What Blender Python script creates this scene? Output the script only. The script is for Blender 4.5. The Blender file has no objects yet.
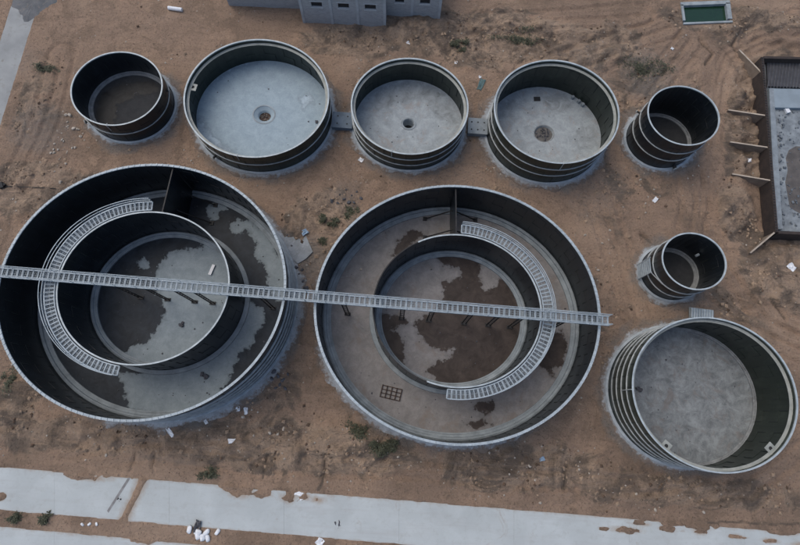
import bpy, math, random
import numpy as np
from mathutils import Matrix, Vector

random.seed(7)
rng = np.random.default_rng(7)
S = bpy.context.scene
C = S.collection

# ------------------------------------------------------------------ camera
CAM_Z = 64.0
FPX = 551.09                       # focal length in pixels of an 800 px wide frame
TILT, ROLL = math.radians(14.43), math.radians(4.126)
_ct, _st, _cr, _sr = math.cos(TILT), math.sin(TILT), math.cos(ROLL), math.sin(ROLL)
_u0 = Vector((0, _ct, _st)); _r0 = Vector((1, 0, 0))
FWD = Vector((0, _st, -_ct)); RIGHT = _cr*_r0 + _sr*_u0; UP = -_sr*_r0 + _cr*_u0
cd = bpy.data.cameras.new('camera'); cam = bpy.data.objects.new('camera', cd); C.objects.link(cam)
cd.sensor_width = 36; cd.lens = FPX/800*36; cd.clip_start = 1; cd.clip_end = 6000
cam.matrix_world = Matrix(((RIGHT.x, UP.x, -FWD.x, 0), (RIGHT.y, UP.y, -FWD.y, 0), (RIGHT.z, UP.z, -FWD.z, CAM_Z), (0, 0, 0, 1)))
S.camera = cam
# ------------------------------------------------------------------ sky, sun, exposure
SUN_EL, SUN_AZ = math.radians(60), math.radians(305)      # azimuth clockwise from +Y
w = bpy.data.worlds.new('World'); S.world = w; w.use_nodes = True
nt = w.node_tree; nt.nodes.clear()
sky = nt.nodes.new('ShaderNodeTexSky'); sky.sky_type = 'NISHITA'; sky.sun_disc = False
sky.sun_elevation = SUN_EL; sky.sun_rotation = SUN_AZ; sky.air_density = 1.0; sky.dust_density = 3.0; sky.ozone_density = 1.0
bg = nt.nodes.new('ShaderNodeBackground'); bg.inputs[1].default_value = 0.145
wo = nt.nodes.new('ShaderNodeOutputWorld')
nt.links.new(sky.outputs[0], bg.inputs[0]); nt.links.new(bg.outputs[0], wo.inputs[0])
sl = bpy.data.lights.new('sun', 'SUN'); sl.energy = 0.75; sl.angle = math.radians(60); sl.color = (1.0, 0.99, 0.90)
sun = bpy.data.objects.new('sun', sl); C.objects.link(sun)
sd = Vector((math.sin(SUN_AZ)*math.cos(SUN_EL), math.cos(SUN_AZ)*math.cos(SUN_EL), math.sin(SUN_EL)))
sun.rotation_euler = sd.to_track_quat('Z', 'Y').to_euler(); sun.location = (-40, 20, 90)
vs = S.view_settings
vs.view_transform = 'Standard'; vs.look = 'None'; vs.gamma = 1.0; vs.exposure = 0.30; vs.use_curve_mapping = False

# ------------------------------------------------------------------ survey: photo pixel -> point on a level plane
def at(px, py, z=0.0):
    d = RIGHT*((px-400)/FPX) + UP*(-(py-272.5)/FPX) + FWD
    t = (z-CAM_Z)/d.z
    return Vector((d.x*t, d.y*t, z))
def ats(pts, z=0.0): return [at(x, y, z) for x, y in pts]
EY = 0.92                          # plan of the tanks: slightly shorter north-south than east-west

# ------------------------------------------------------------------ numeric helpers
def _hash(ix, iy, seed):
    h = (ix.astype(np.int64)*374761393 + iy.astype(np.int64)*668265263 + seed*1442695041) & 0xffffffff
    h = ((h ^ (h >> 13))*1274126177) & 0xffffffff
    return ((h ^ (h >> 16)) & 0xffff)/65535.0
def vnoise(x, y, seed=0):
    x = np.asarray(x, float); y = np.asarray(y, float)
    ix = np.floor(x); iy = np.floor(y); fx = x-ix; fy = y-iy
    fx = fx*fx*fx*(fx*(fx*6-15)+10); fy = fy*fy*fy*(fy*(fy*6-15)+10)
    a = _hash(ix, iy, seed); b = _hash(ix+1, iy, seed); c = _hash(ix, iy+1, seed); d = _hash(ix+1, iy+1, seed)
    return (a*(1-fx)+b*fx)*(1-fy)+(c*(1-fx)+d*fx)*fy
def fbm(x, y, seed=0, o=4):
    v = 0; a = .5
    for i in range(o):
        v = v + a*(vnoise(x*2**i, y*2**i, seed+i*17)-.5)*2; a *= .5
    return v
def seg_dist(x, y, pts):
    best = np.full(np.shape(x), 1e9)
    for (ax, ay), (bx, by) in zip(pts[:-1], pts[1:]):
        dx, dy = bx-ax, by-ay; L = dx*dx+dy*dy+1e-9
        t = np.clip(((x-ax)*dx+(y-ay)*dy)/L, 0, 1)
        best = np.minimum(best, np.hypot(x-ax-t*dx, y-ay-t*dy))
    return best
def poly_sd(x, y, pts):            # signed distance, positive inside
    pts = [(p[0], p[1]) for p in pts]
    d = seg_dist(x, y, pts+[pts[0]])
    ins = np.zeros(np.shape(x), bool)
    for (ax, ay), (bx, by) in zip(pts, pts[1:]+[pts[0]]):
        if ay == by: continue
        c = ((ay > y) != (by > y)) & (x < (bx-ax)*(y-ay)/(by-ay)+ax)
        ins ^= c
    return np.where(ins, d, -d)
def sstep(a, b, x):
    t = np.clip((x-a)/(b-a), 0, 1); return t*t*(3-2*t)

# ------------------------------------------------------------------ object helpers
def link(name, me, mat=None, parent=None, smooth=False):
    o = bpy.data.objects.new(name, me); C.objects.link(o)
    if mat and not me.materials: me.materials.append(mat)
    if parent: o.parent = parent
    if smooth: me.polygons.foreach_set('use_smooth', [True]*len(me.polygons))
    return o
def mesh(name, V, F, mat=None, parent=None, smooth=False):
    me = bpy.data.meshes.new(name); me.from_pydata([tuple(v) for v in V], [], F); me.update()
    return link(name, me, mat, parent, smooth)
def empty(name, loc, rz=0):
    o = bpy.data.objects.new(name, None); C.objects.link(o); o.location = loc; o.rotation_euler = (0, 0, rz); o.empty_display_size = .5
    return o
def tag(o, label=None, cat=None, group=None, kind=None):
    if label: o['label'] = label
    if cat: o['category'] = cat
    if group: o['group'] = group
    if kind: o['kind'] = kind
    return o
class MB:
    def __init__(s): s.V = []; s.F = []
    def box(s, c, size, rz=0, rx=0, ry=0):
        M = Matrix.Translation(c) @ Matrix.Rotation(rz, 4, 'Z') @ Matrix.Rotation(ry, 4, 'Y') @ Matrix.Rotation(rx, 4, 'X')
        n = len(s.V); a, b, d = size[0]/2, size[1]/2, size[2]/2
        for x, y, z in ((-a,-b,-d),(a,-b,-d),(a,b,-d),(-a,b,-d),(-a,-b,d),(a,-b,d),(a,b,d),(-a,b,d)): s.V.append(M @ Vector((x, y, z)))
        s.F += [[n+i for i in f] for f in ((0,3,2,1),(4,5,6,7),(0,1,5,4),(1,2,6,5),(2,3,7,6),(3,0,4,7))]
        return s
    def bar(s, p, q, wd, ht=None):
        p, q = Vector(p), Vector(q); ht = ht or wd; d = (q-p).normalized()
        u = d.cross(Vector((0, 0, 1)));  u = u.normalized() if u.length > 1e-4 else Vector((1, 0, 0))
        v = u.cross(d); n = len(s.V)
        for e in (p, q):
            for a, b in ((-1,-1),(1,-1),(1,1),(-1,1)): s.V.append(e+u*(a*wd/2)+v*(b*ht/2))
        s.F += [[n+i for i in f] for f in ((3,2,1,0),(4,5,6,7),(0,1,5,4),(1,2,6,5),(2,3,7,6),(3,0,4,7))]
        return s
    def tube(s, p, q, r, k=10, r2=None):
        p, q = Vector(p), Vector(q); d = (q-p).normalized(); r2 = r if r2 is None else r2
        u = d.orthogonal().normalized(); v = d.cross(u); n = len(s.V)
        for e, rr in ((p, r), (q, r2)):
            for i in range(k):
                t = 2*math.pi*i/k; s.V.append(e+u*(rr*math.cos(t))+v*(rr*math.sin(t)))
        for i in range(k): j = (i+1) % k; s.F.append([n+i, n+j, n+k+j, n+k+i])
        s.F.append([n+k-1-i for i in range(k)]); s.F.append([n+k+i for i in range(k)])
        return s
    def prism(s, pts, z0, z1):     # pts counter-clockwise
        n = len(s.V); k = len(pts)
        s.V += [Vector((p[0], p[1], z0)) for p in pts]+[Vector((p[0], p[1], z1)) for p in pts]
        s.F.append([n+k-1-i for i in range(k)]); s.F.append([n+k+i for i in range(k)])
        for i in range(k): j = (i+1) % k; s.F.append([n+i, n+j, n+k+j, n+k+i])
        return s
    def build(s, name, mat, parent=None, smooth=False): return mesh(name, s.V, s.F, mat, parent, smooth)
def lathe(name, prof, mat, parent, n=160, a0=0.0, a1=2*math.pi, smooth=False, wob=None):
    """closed profile (r, z) swept round the local origin along the tank's plan"""
    full = abs(a1-a0-2*math.pi) < 1e-6; k = len(prof); m = n if full else n+1
    V = []; F = []
    for i in range(m):
        t = a0+(a1-a0)*i/n
        for j, (r, z) in enumerate(prof):
            rr = r+(wob(t, j) if wob else 0)
            V.append((rr*math.cos(t), rr*EY*math.sin(t), z))
    for i in range(n):
        a = i*k; b = ((i+1) % m)*k
        for j in range(k): F.append([a+j, b+j, b+(j+1) % k, a+(j+1) % k])
    if not full: F.append(list(range(k))[::-1]); F.append([(m-1)*k+j for j in range(k)])
    return mesh(name, V, F, mat, parent, smooth)

# ------------------------------------------------------------------ materials
def mk(name):
    m = bpy.data.materials.new(name); m.use_nodes = True; t = m.node_tree
    return m, t, t.nodes['Principled BSDF']
def N(t, typ, **kw):
    n = t.nodes.new(typ)
    for k, v in kw.items(): setattr(n, k, v)
    return n
def noise(t, scale, detail=6, rough=.6, vec=None, dist=0):
    n = N(t, 'ShaderNodeTexNoise'); n.inputs['Scale'].default_value = scale; n.inputs['Detail'].default_value = detail
    n.inputs['Roughness'].default_value = rough; n.inputs['Distortion'].default_value = dist
    if vec is None:
        g = t.nodes.get('geo') or N(t, 'ShaderNodeNewGeometry'); g.name = 'geo'; vec = g.outputs['Position']
    t.links.new(vec, n.inputs['Vector']); return n.outputs['Fac']
def ramp(t, fac, a, b, ca=(0, 0, 0, 1), cb=(1, 1, 1, 1)):
    r = N(t, 'ShaderNodeValToRGB'); r.color_ramp.elements[0].position = a; r.color_ramp.elements[1].position = b
    r.color_ramp.elements[0].color = ca; r.color_ramp.elements[1].color = cb
    t.links.new(fac, r.inputs[0]); return r.outputs[0]
def mix(t, fac, a, b, mode='MIX'):
    n = N(t, 'ShaderNodeMix', data_type='RGBA', blend_type=mode)
    for s, v in ((n.inputs[0], fac), (n.inputs[6], a), (n.inputs[7], b)):
        if isinstance(v, (int, float)): s.default_value = v
        elif isinstance(v, tuple): s.default_value = v if len(v) == 4 else (*v, 1)
        else: t.links.new(v, s)
    return n.outputs[2]
def math_(t, op, a, b=0.0, c=None):
    n = N(t, 'ShaderNodeMath', operation=op)
    for s, v in zip(n.inputs, (a, b) if c is None else (a, b, c)):
        if isinstance(v, (int, float)): s.default_value = v
        else: t.links.new(v, s)
    return n.outputs[0]
def attr(t, name): return N(t, 'ShaderNodeAttribute', attribute_name=name).outputs['Fac']
def bump(t, b, h, strength=.4, dist=.05):
    n = N(t, 'ShaderNodeBump'); n.inputs['Strength'].default_value = strength; n.inputs['Distance'].default_value = dist
    t.links.new(h, n.inputs['Height']); t.links.new(n.outputs[0], b.inputs['Normal'])
def simple(name, c1, c2, scale=2.0, rough=.7, metal=0.0, bs=.3, bd=.02, c3=None, spec=.4, fine=14):
    m, t, b = mk(name)
    col = mix(t, ramp(t, noise(t, scale), .35, .65), c1, c2)
    if c3: col = mix(t, ramp(t, noise(t, scale*2.7, 8, .7), .55, .72), col, c3)
    t.links.new(col, b.inputs['Base Color']); b.inputs['Roughness'].default_value = rough; b.inputs['Metallic'].default_value = metal
    b.inputs['Specular IOR Level'].default_value = spec
    if bs: bump(t, b, noise(t, fine, 5), bs, bd)
    return m
def floor_mat(name, pale, dark, wetc, stain=None):
    m, t, b = mk(name)
    col = mix(t, ramp(t, noise(t, .8, 12, .78, dist=.5), .38, .62), pale, dark)
    col = mix(t, math_(t, 'MULTIPLY', ramp(t, noise(t, 4.5, 10, .8), .54, .66), .55), col, tuple(x*.55 for x in pale))
    col = mix(t, math_(t, 'MULTIPLY', ramp(t, noise(t, 2.2, 12, .85, dist=.8), .56, .64), .5), col, tuple(min(1, x*1.35) for x in pale))
    if stain: col = mix(t, math_(t, 'MULTIPLY', ramp(t, noise(t, .4, 10, .8, dist=.8), .53, .62), .7), col, stain)
    a = math_(t, 'ADD', attr(t, 'wet'), math_(t, 'MULTIPLY', math_(t, 'SUBTRACT', noise(t, 1.1, 8, .65), .5), 2.4))
    wet = ramp(t, math_(t, 'ADD', a, .5), .40, .60)
    wc = mix(t, ramp(t, noise(t, .6, 9, .7, dist=1.0), .35, .65), wetc, tuple(x*2.0 for x in wetc))
    damp = math_(t, 'MULTIPLY', ramp(t, math_(t, 'ADD', a, .5), .0, .5), .45)
    col = mix(t, damp, col, tuple(x*.45 for x in pale))
    col = mix(t, wet, col, wc)
    t.links.new(col, b.inputs['Base Color'])
    t.links.new(math_(t, 'MULTIPLY_ADD', wet, -.38, .85), b.inputs['Roughness'])
    b.inputs['Specular IOR Level'].default_value = .14
    bump(t, b, noise(t, 9, 6), .25, .02)
    return m

M = {}
def enamel(name, base, dusty):
    m, t, b = mk(name)
    g = N(t, 'ShaderNodeNewGeometry'); mp = N(t, 'ShaderNodeMapping'); mp.inputs['Scale'].default_value = (1, 1, .12)
    t.links.new(g.outputs['Position'], mp.inputs[0])
    col = mix(t, math_(t, 'MULTIPLY', ramp(t, noise(t, 1.3, 8, .7, mp.outputs[0]), .45, .8), .55), base, dusty)
    col = mix(t, math_(t, 'MULTIPLY', ramp(t, noise(t, .5, 9, .75), .52, .72), .45), col, tuple(x*1.6 for x in dusty))
    t.links.new(col, b.inputs['Base Color']); b.inputs['Roughness'].default_value = .34; b.inputs['Specular IOR Level'].default_value = .5
    return m
M['enamel'] = enamel('dark_green_enamel', (.013, .019, .014), (.040, .050, .038))
M['enamel_black'] = enamel('blue_black_enamel', (.008, .011, .014), (.020, .025, .030))
M['rim'] = simple('rim_steel', (.42, .465, .475), (.28, .315, .325), 1.5, .5, .1, .1)
M['band'] = simple('band_steel', (.40, .42, .41), (.26, .28, .28), 1.2, .55, .1, .1)
M['galv'] = simple('galvanised_steel', (.38, .43, .455), (.25, .29, .31), 1.1, .55, .1, .1, c3=(.47, .52, .54))
M['grate'] = simple('grating_steel', (.29, .33, .35), (.20, .23, .245), 1.6, .6, .1, .1, c3=(.37, .41, .43))
M['ledge'] = simple('ledge_steel', (.35, .355, .32), (.24, .25, .225), 1.0, .6, .1, .1)
M['darksteel'] = simple('dark_steel', (.018, .018, .02), (.035, .033, .03), 2, .6, .3, 0)
M['kerb'] = simple('kerb_concrete', (.30, .335, .35), (.20, .225, .235), .9, .9, 0, .3, .02, c3=(.31, .335, .34))
m, t, b = mk('apron_mortar'); M['apron'] = m
col = mix(t, ramp(t, noise(t, .9, 8, .7), .35, .65), (.33, .35, .36), (.20, .205, .205))
col = mix(t, ramp(t, noise(t, 3.0, 8, .75), .55, .7), col, (.42, .44, .45))
a = math_(t, 'ADD', attr(t, 'edge'), math_(t, 'MULTIPLY', math_(t, 'SUBTRACT', noise(t, 2.2, 9, .75), .5), 2.2))
col = mix(t, ramp(t, a, .55, .95), col, mix(t, noise(t, 4, 6, .7), (.20, .15, .115), (.115, .09, .072)))
t.links.new(col, b.inputs['Base Color']); b.inputs['Roughness'].default_value = .95; bump(t, b, noise(t, 8, 6), .6, .05)
M['kerb2'] = simple('stained_kerb_concrete', (.24, .25, .25), (.15, .155, .155), 1.2, .9, 0, .3, .02, c3=(.30, .31, .31))
M['skirt'] = simple('skirt_concrete', (.40, .44, .46), (.28, .31, .325), 1.1, .9, 0, .4, .03, c3=(.47, .50, .52))
M['concrete'] = simple('grey_concrete', (.34, .35, .35), (.24, .25, .25), .7, .9, 0, .3, .02, c3=(.20, .19, .17))
M['timber'] = simple('formwork_board', (.30, .24, .18), (.20, .155, .115), 1.2, .85, 0, .3, .02)
M['paletimber'] = simple('pale_timber', (.42, .36, .29), (.30, .25, .20), 1.2, .85, 0, .3, .02)
M['rustform'] = simple('brown_formwork', (.050, .036, .030), (.028, .022, .020), 1.5, .85, 0, .3, .02)
M['rust'] = simple('rusty_steel', (.07, .04, .028), (.04, .028, .024), 3, .8, .2, .2)
M['white'] = simple('white_plastic', (.75, .76, .77), (.58, .59, .60), 3, .6, 0, .2)
M['stone'] = simple('pale_stone', (.44, .39, .33), (.30, .26, .21), 3, .9, 0, .5)
M['darkstone'] = simple('dark_rubble', (.10, .10, .11), (.055, .055, .06), 3, .9, 0, .5)
M['teal'] = simple('teal_sheet', (.07, .13, .13), (.05, .09, .09), 2, .6, 0, .3)
M['blue'] = simple('pale_blue_sheet', (.30, .40, .50), (.20, .28, .37), 2, .6, 0, .3)
M['barsteel'] = simple('bar_steel', (.13, .13, .135), (.07, .07, .075), 2, .7, .1, 0)
M['seam'] = simple('panel_seam', (.040, .046, .044), (.022, .027, .026), 1.5, .6, .1, 0)
M['black'] = simple('black_and_hole_shade', (.015, .015, .016), (.03, .03, .03), 3, .7, 0, .2)  # black parts, and the painted darkness in windows and holes
M['asphalt'] = simple('grey_gravel_patch', (.10, .105, .11), (.16, .16, .16), .6, .95, 0, .9, .08, c3=(.22, .19, .16))
M['fl_pale'] = floor_mat('floor_pale_concrete', (.33, .40, .435), (.26, .325, .36), (.19, .23, .255), None)
M['fl_grey'] = floor_mat('floor_grey_concrete', (.36, .395, .405), (.25, .275, .285), (.165, .18, .185), (.29, .265, .245))
M['fl_dust'] = floor_mat('floor_dusty_concrete', (.255, .275, .28), (.125, .135, .14), (.06, .06, .06), (.165, .15, .14))
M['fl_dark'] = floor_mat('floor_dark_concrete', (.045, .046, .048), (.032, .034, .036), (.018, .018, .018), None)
M['fl_left'] = floor_mat('floor_left_concrete', (.27, .31, .325), (.20, .235, .25), (.015, .019, .024), None)
M['fl_mid'] = floor_mat('floor_middle_concrete', (.27, .255, .245), (.19, .18, .172), (.036, .028, .024), (.21, .175, .15))
# road
m, t, b = mk('road_concrete'); M['road'] = m
col = mix(t, ramp(t, noise(t, .25, 8, .6, dist=.5), .3, .7), (.445, .475, .47), (.365, .39, .385))
col = mix(t, math_(t, 'MULTIPLY', ramp(t, noise(t, 1.2, 9, .75), .52, .75), .5), col, (.29, .285, .265))
col = mix(t, math_(t, 'MULTIPLY', ramp(t, noise(t, 6, 6, .8), .64, .74), .7), col, (.16, .145, .13))
col = mix(t, math_(t, 'MULTIPLY', ramp(t, noise(t, .33, 10, .75, dist=1.5), .60, .70), .55), col, (.27, .215, .165))
g = N(t, 'ShaderNodeNewGeometry'); mp = N(t, 'ShaderNodeMapping'); mp.inputs['Rotation'].default_value = (0, 0, .03); mp.inputs['Scale'].default_value = (.12, 1.1, 1); t.links.new(g.outputs['Position'], mp.inputs[0])
col = mix(t, math_(t, 'MULTIPLY', ramp(t, noise(t, 1.0, 9, .7, mp.outputs[0], .4), .5, .75), .45), col, (.33, .32, .31))
da = math_(t, 'ADD', attr(t, 'dust'), math_(t, 'MULTIPLY', math_(t, 'SUBTRACT', noise(t, 1.1, 10, .75, dist=.6), .5), 1.1))
col = mix(t, math_(t, 'MULTIPLY', ramp(t, da, .35, .85), .85), col, (.30, .235, .175))
t.links.new(col, b.inputs['Base Color']); b.inputs['Roughness'].default_value = .9; bump(t, b, noise(t, 11, 5), .2, .01)
# soil
m, t, b = mk('sandy_soil'); M['soil'] = m
def stretch(t, rz, sx, sy):
    g = N(t, 'ShaderNodeNewGeometry'); mp = N(t, 'ShaderNodeMapping'); mp.inputs['Rotation'].default_value = (0, 0, rz); mp.inputs['Scale'].default_value = (sx, sy, 1)
    t.links.new(g.outputs['Position'], mp.inputs[0]); return mp.outputs[0]
n1 = noise(t, .10, 9, .62, dist=.5); n2 = noise(t, .75, 10, .72, dist=.3); n3 = noise(t, 4.0, 9, .78); n4 = noise(t, 2.1, 9, .75, dist=1.2)
s1 = noise(t, 1.0, 9, .7, stretch(t, .35, .22, 1.5), .6); s2 = noise(t, 1.0, 9, .7, stretch(t, -1.0, .25, 1.7), .8)
n0 = noise(t, .22, 10, .66, dist=1.0)
sand = mix(t, ramp(t, n1, .35, .65), (.405, .278, .192), (.310, .218, .158))
sand = mix(t, math_(t, 'MULTIPLY', ramp(t, s1, .5, .70), .5), sand, (.230, .165, .117))
sand = mix(t, math_(t, 'MULTIPLY', ramp(t, n0, .50, .58), .6), sand, (.225, .160, .114))
sand = mix(t, math_(t, 'MULTIPLY', ramp(t, n4, .56, .68), .30), sand, (.185, .138, .103))
rough = mix(t, ramp(t, n0, .44, .57), (.395, .288, .205), (.175, .135, .104))
rough = mix(t, math_(t, 'MULTIPLY', ramp(t, s2, .52, .62), .65), rough, (.350, .250, .172))
rough = mix(t, math_(t, 'MULTIPLY', ramp(t, s1, .55, .66), .6), rough, (.120, .097, .080))
rough = mix(t, math_(t, 'MULTIPLY', ramp(t, n2, .56, .66), .55), rough, (.088, .073, .062))
tn = N(t, 'ShaderNodeAttribute', attribute_name='tone').outputs['Fac']
a = math_(t, 'ADD', attr(t, 'rough'), math_(t, 'MULTIPLY', math_(t, 'SUBTRACT', n0, .5), 2.2))
col = mix(t, ramp(t, a, .34, .56), sand, rough)
col = mix(t, .36, col, mix(t, ramp(t, noise(t, 2.6, 10, .85, dist=.5), .40, .60), (.41, .41, .41), (.66, .66, .66)), 'OVERLAY')
col = mix(t, math_(t, 'MULTIPLY', ramp(t, math_(t, 'ADD', tn, math_(t, 'MULTIPLY', math_(t, 'SUBTRACT', n2, .5), .9)), .25, .6), .8), col, (.130, .105, .085))
col = mix(t, math_(t, 'MULTIPLY', ramp(t, math_(t, 'ADD', math_(t, 'MULTIPLY', tn, -1.0), math_(t, 'MULTIPLY', math_(t, 'SUBTRACT', n2, .5), .9)), .25, .6), .75), col, (.420, .305, .205))
ga = math_(t, 'ADD', attr(t, 'grey'), math_(t, 'MULTIPLY', math_(t, 'SUBTRACT', n4, .5), 1.2))
nb = noise(t, .055, 6, .6, dist=.8)
col = mix(t, math_(t, 'MULTIPLY', ramp(t, nb, .52, .62), .28), col, (.185, .135, .102))
col = mix(t, math_(t, 'MULTIPLY', ramp(t, nb, .36, .46, (1, 1, 1, 1), (0, 0, 0, 1)), .55), col, (.45, .325, .235))
col = mix(t, math_(t, 'MULTIPLY', ramp(t, ga, .15, .85), .75), col, mix(t, n3, (.13, .123, .113), (.31, .295, .27)))
col = mix(t, math_(t, 'MULTIPLY', ramp(t, n3, .55, .61), .6), col, (.070, .058, .049))
col = mix(t, math_(t, 'MULTIPLY', ramp(t, noise(t, 6.0, 7, .8), .61, .68), .6), col, (.42, .36, .29))
t.links.new(col, b.inputs['Base Color']); b.inputs['Roughness'].default_value = .97; b.inputs['Specular IOR Level'].default_value = .15
bump(t, b, math_(t, 'ADD', math_(t, 'ADD', n2, n4), math_(t, 'MULTIPLY', n3, .6)), 1.0, .34)
M['clod'] = simple('soil_clod', (.15, .10, .07), (.075, .055, .042), .5, .97, 0, .4, spec=.1)
m, t, b = mk('weed_leaf'); M['leaf'] = m
rnd = N(t, 'ShaderNodeObjectInfo')
col = mix(t, noise(t, 3.0), (.040, .046, .024), (.085, .085, .048)); t.links.new(col, b.inputs['Base Color']); b.inputs['Roughness'].default_value = .7
m, t, b = mk('green_water'); M['gwater'] = m
col = mix(t, noise(t, .6, 5), (.007, .026, .013), (.012, .040, .019)); t.links.new(col, b.inputs['Base Color']); b.inputs['Roughness'].default_value = .15
bump(t, b, noise(t, 3, 3), .1, .02)
m, t, b = mk('cinder_block_wall'); M['block'] = m
tc = N(t, 'ShaderNodeTexCoord'); sp = N(t, 'ShaderNodeSeparateXYZ'); cb_ = N(t, 'ShaderNodeCombineXYZ')
t.links.new(tc.outputs['Object'], sp.inputs[0]); t.links.new(sp.outputs[0], cb_.inputs[0]); t.links.new(sp.outputs[2], cb_.inputs[1])
br = N(t, 'ShaderNodeTexBrick'); br.inputs['Scale'].default_value = 1; br.inputs['Brick Width'].default_value = .4; br.inputs['Row Height'].default_value = .2
br.inputs['Mortar Size'].default_value = .012; br.inputs['Color1'].default_value = (.29, .30, .305, 1); br.inputs['Color2'].default_value = (.37, .38, .38, 1); br.inputs['Mortar'].default_value = (.44, .45, .46, 1)
t.links.new(cb_.outputs[0], br.inputs['Vector'])
col = mix(t, math_(t, 'MULTIPLY', ramp(t, noise(t, .8, 8, .7), .45, .7), .6), br.outputs[0], (.40, .41, .42)); t.links.new(col, b.inputs['Base Color']); b.inputs['Roughness'].default_value = .9
bump(t, b, math_(t, 'SUBTRACT', 1.0, br.outputs['Fac']), .4, .02)
M['cement'] = simple('pale_cement', (.46, .48, .49), (.36, .38, .39), .8, .9, 0, .3)

# ------------------------------------------------------------------ tank survey (x, y, radius, height, in metres)
K = CAM_Z
T = {'T1': (-.5615, .5617, .0852, .0644), 'T2': (-.2955, .5640, .1360, .0655), 'T3': (-.0044, .5670, .1099, .0696),
     'T4': (.2689, .5669, .1158, .0877), 'T5': (.5000, .5693, .0655, .0984), 'T6': (.5071, .2929, .0551, .0888),
     'T9': (.5182, .0694, .1322, .1038), 'L': (-.4205, .1758, .2334, .1110), 'M': (.0993, .1776, .2354, .1040)}
T = {k: tuple(x*K for x in v) for k, v in T.items()}
RIN = .1405*K                                          # inner tanks

# ------------------------------------------------------------------ roads (top at ROADZ)
ROADZ = .06
def line_pts(a, b, n): return [(a[0]+(b[0]-a[0])*i/n, a[1]+(b[1]-a[1])*i/n) for i in range(n+1)]
def xy(px, py, z=0.0): v = at(px, py, z); return (v.x, v.y)
R1T = [xy(-60, 462, ROADZ), xy(860, 538, ROADZ)]; R1B = [xy(-60, 505.5, ROADZ), xy(860, 584, ROADZ)]
R2T = [xy(-60, 521, ROADZ), xy(860, 606, ROADZ)]; R2B = [xy(-60, 580, ROADZ), xy(860, 690, ROADZ)]
R3 = [xy(52, -40, ROADZ), xy(33.7, 20.5, ROADZ), xy(0, 126, ROADZ), xy(-40, 250, ROADZ), xy(-95, 250, ROADZ), xy(-20, 100, ROADZ), xy(13, 0, ROADZ), xy(24, -40, ROADZ)]
roads = [R1T+R1B[::-1], R2T+R2B[::-1], R3]
BAS = [xy(762.5, 57, 1.7), xy(900, 60, 1.7), xy(900, 238, 1.7), xy(777, 232, 1.7)]      # wall line of the new basin (NW, NE, SE, SW)
POND = [xy(680, 3), xy(729, 1), xy(732, 23), xy(683, 25)]
BLD = [xy(303, 22.5), xy(386, 26.5)]

# ------------------------------------------------------------------ ground
ROUGH = [  # px, py, rx, ry, amount: disturbed soil
    (500, 40, 190, 34, 1), (350, 40, 60, 22, .8), (640, 90, 40, 55, .5), (760, 110, 45, 95, 1.3), (775, 255, 40, 30, 1.1), (690, 110, 22, 60, .6), (735, 215, 26, 35, 1.0), (700, 270, 60, 40, .35), (765, 290, 55, 40, 1.0),
    (150, 440, 190, 22, .75), (330, 450, 130, 34, .9), (520, 465, 130, 28, .8), (690, 492, 140, 18, .8), (40, 190, 70, 35, .8), (30, 100, 40, 45, .6),
    (330, 215, 50, 30, .7), (305, 250, 40, 40, .6), (600, 320, 25, 60, .5), (740, 22, 90, 16, 1), (620, 190, 50, 60, .3), (270, 395, 45, 45, .4), (15, 410, 30, 35, .8)]
TRACK = [[(810, 36), (760, 40), (732, 55), (722, 80), (716, 120), (707, 170), (706, 215), (722, 262), (745, 300), (800, 330)]]
SPILL = [(90, 478, 20, 3.2), (243, 491, 11, 6.5), (288, 498, 9, 4.5), (318, 500, 7, 3.5), (228, 487, 7, 5), (625, 530, 16, 3.0), (668, 529, 8, 3), (700, 532, 7, 3), (738, 537, 9, 2.2), (770, 541, 8, 2.4), (800, 545, 10, 3), (672, 523, 9, 2), (0, 497, 5, 4), (145, 541, 9, 5), (640, 524, 10, 1.8), (700, 528, 12, 2), (785, 534, 12, 2), (603, 529, 5, 1.8), (262, 494, 10, 3.5), (305, 497, 6, 3.2), (236, 494, 8, 4)]
MOUND = [(30, 205, 24, 14, .7), (750, 15, 40, 9, .9), (720, 28, 26, 6, .5), (500, 25, 40, 10, .45), (620, 55, 30, 14, .45), (785, 290, 26, 18, .6), (300, 450, 30, 10, .35), (560, 30, 40, 10, .4), (660, 480, 60, 8, .3), (10, 400, 22, 25, .5), (740, 205, 12, 20, .35), (745, 95, 10, 12, .4), (738, 98, 5, 9, .5), (741, 130, 5, 8, .55), (742, 162, 5, 8, .5), (748, 200, 6, 12, .6), (755, 215, 8, 8, .45), (735, 72, 7, 8, .5), (790, 250, 16, 6, .6), (775, 262, 12, 8, .5), (790, 40, 20, 4, .6), (700, 75, 6, 16, .4), (697, 130, 4, 20, .35)]
HEAPS = []
for _ in range(420):
    hx, hy = random.uniform(-60, 62), random.uniform(-14, 68); hr = .35+1.5*random.random()**2
    HEAPS.append((hx, hy, hr, random.uniform(.6, 1.8), random.uniform(0, 3.14), hr*random.uniform(.22, .55), random.uniform(-1, .75)))
RUTS = [[(690, 40), (662, 75), (640, 104)], [(530, 72), (600, 50), (668, 28)], [(700, 292), (740, 325), (805, 352)], [(728, 262), (765, 318), (805, 338)], [(540, 488), (640, 494), (745, 478), (805, 440)],
        [(10, 482), (150, 458), (262, 474)], [(62, 55), (46, 120), (18, 176)], [(560, 175), (600, 200), (640, 320)], [(690, 175), (696, 200), (690, 228)], [(270, 470), (420, 478), (560, 492)], [(755, 40), (800, 20)], [(480, 25), (560, 20), (640, 15)]]
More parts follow.
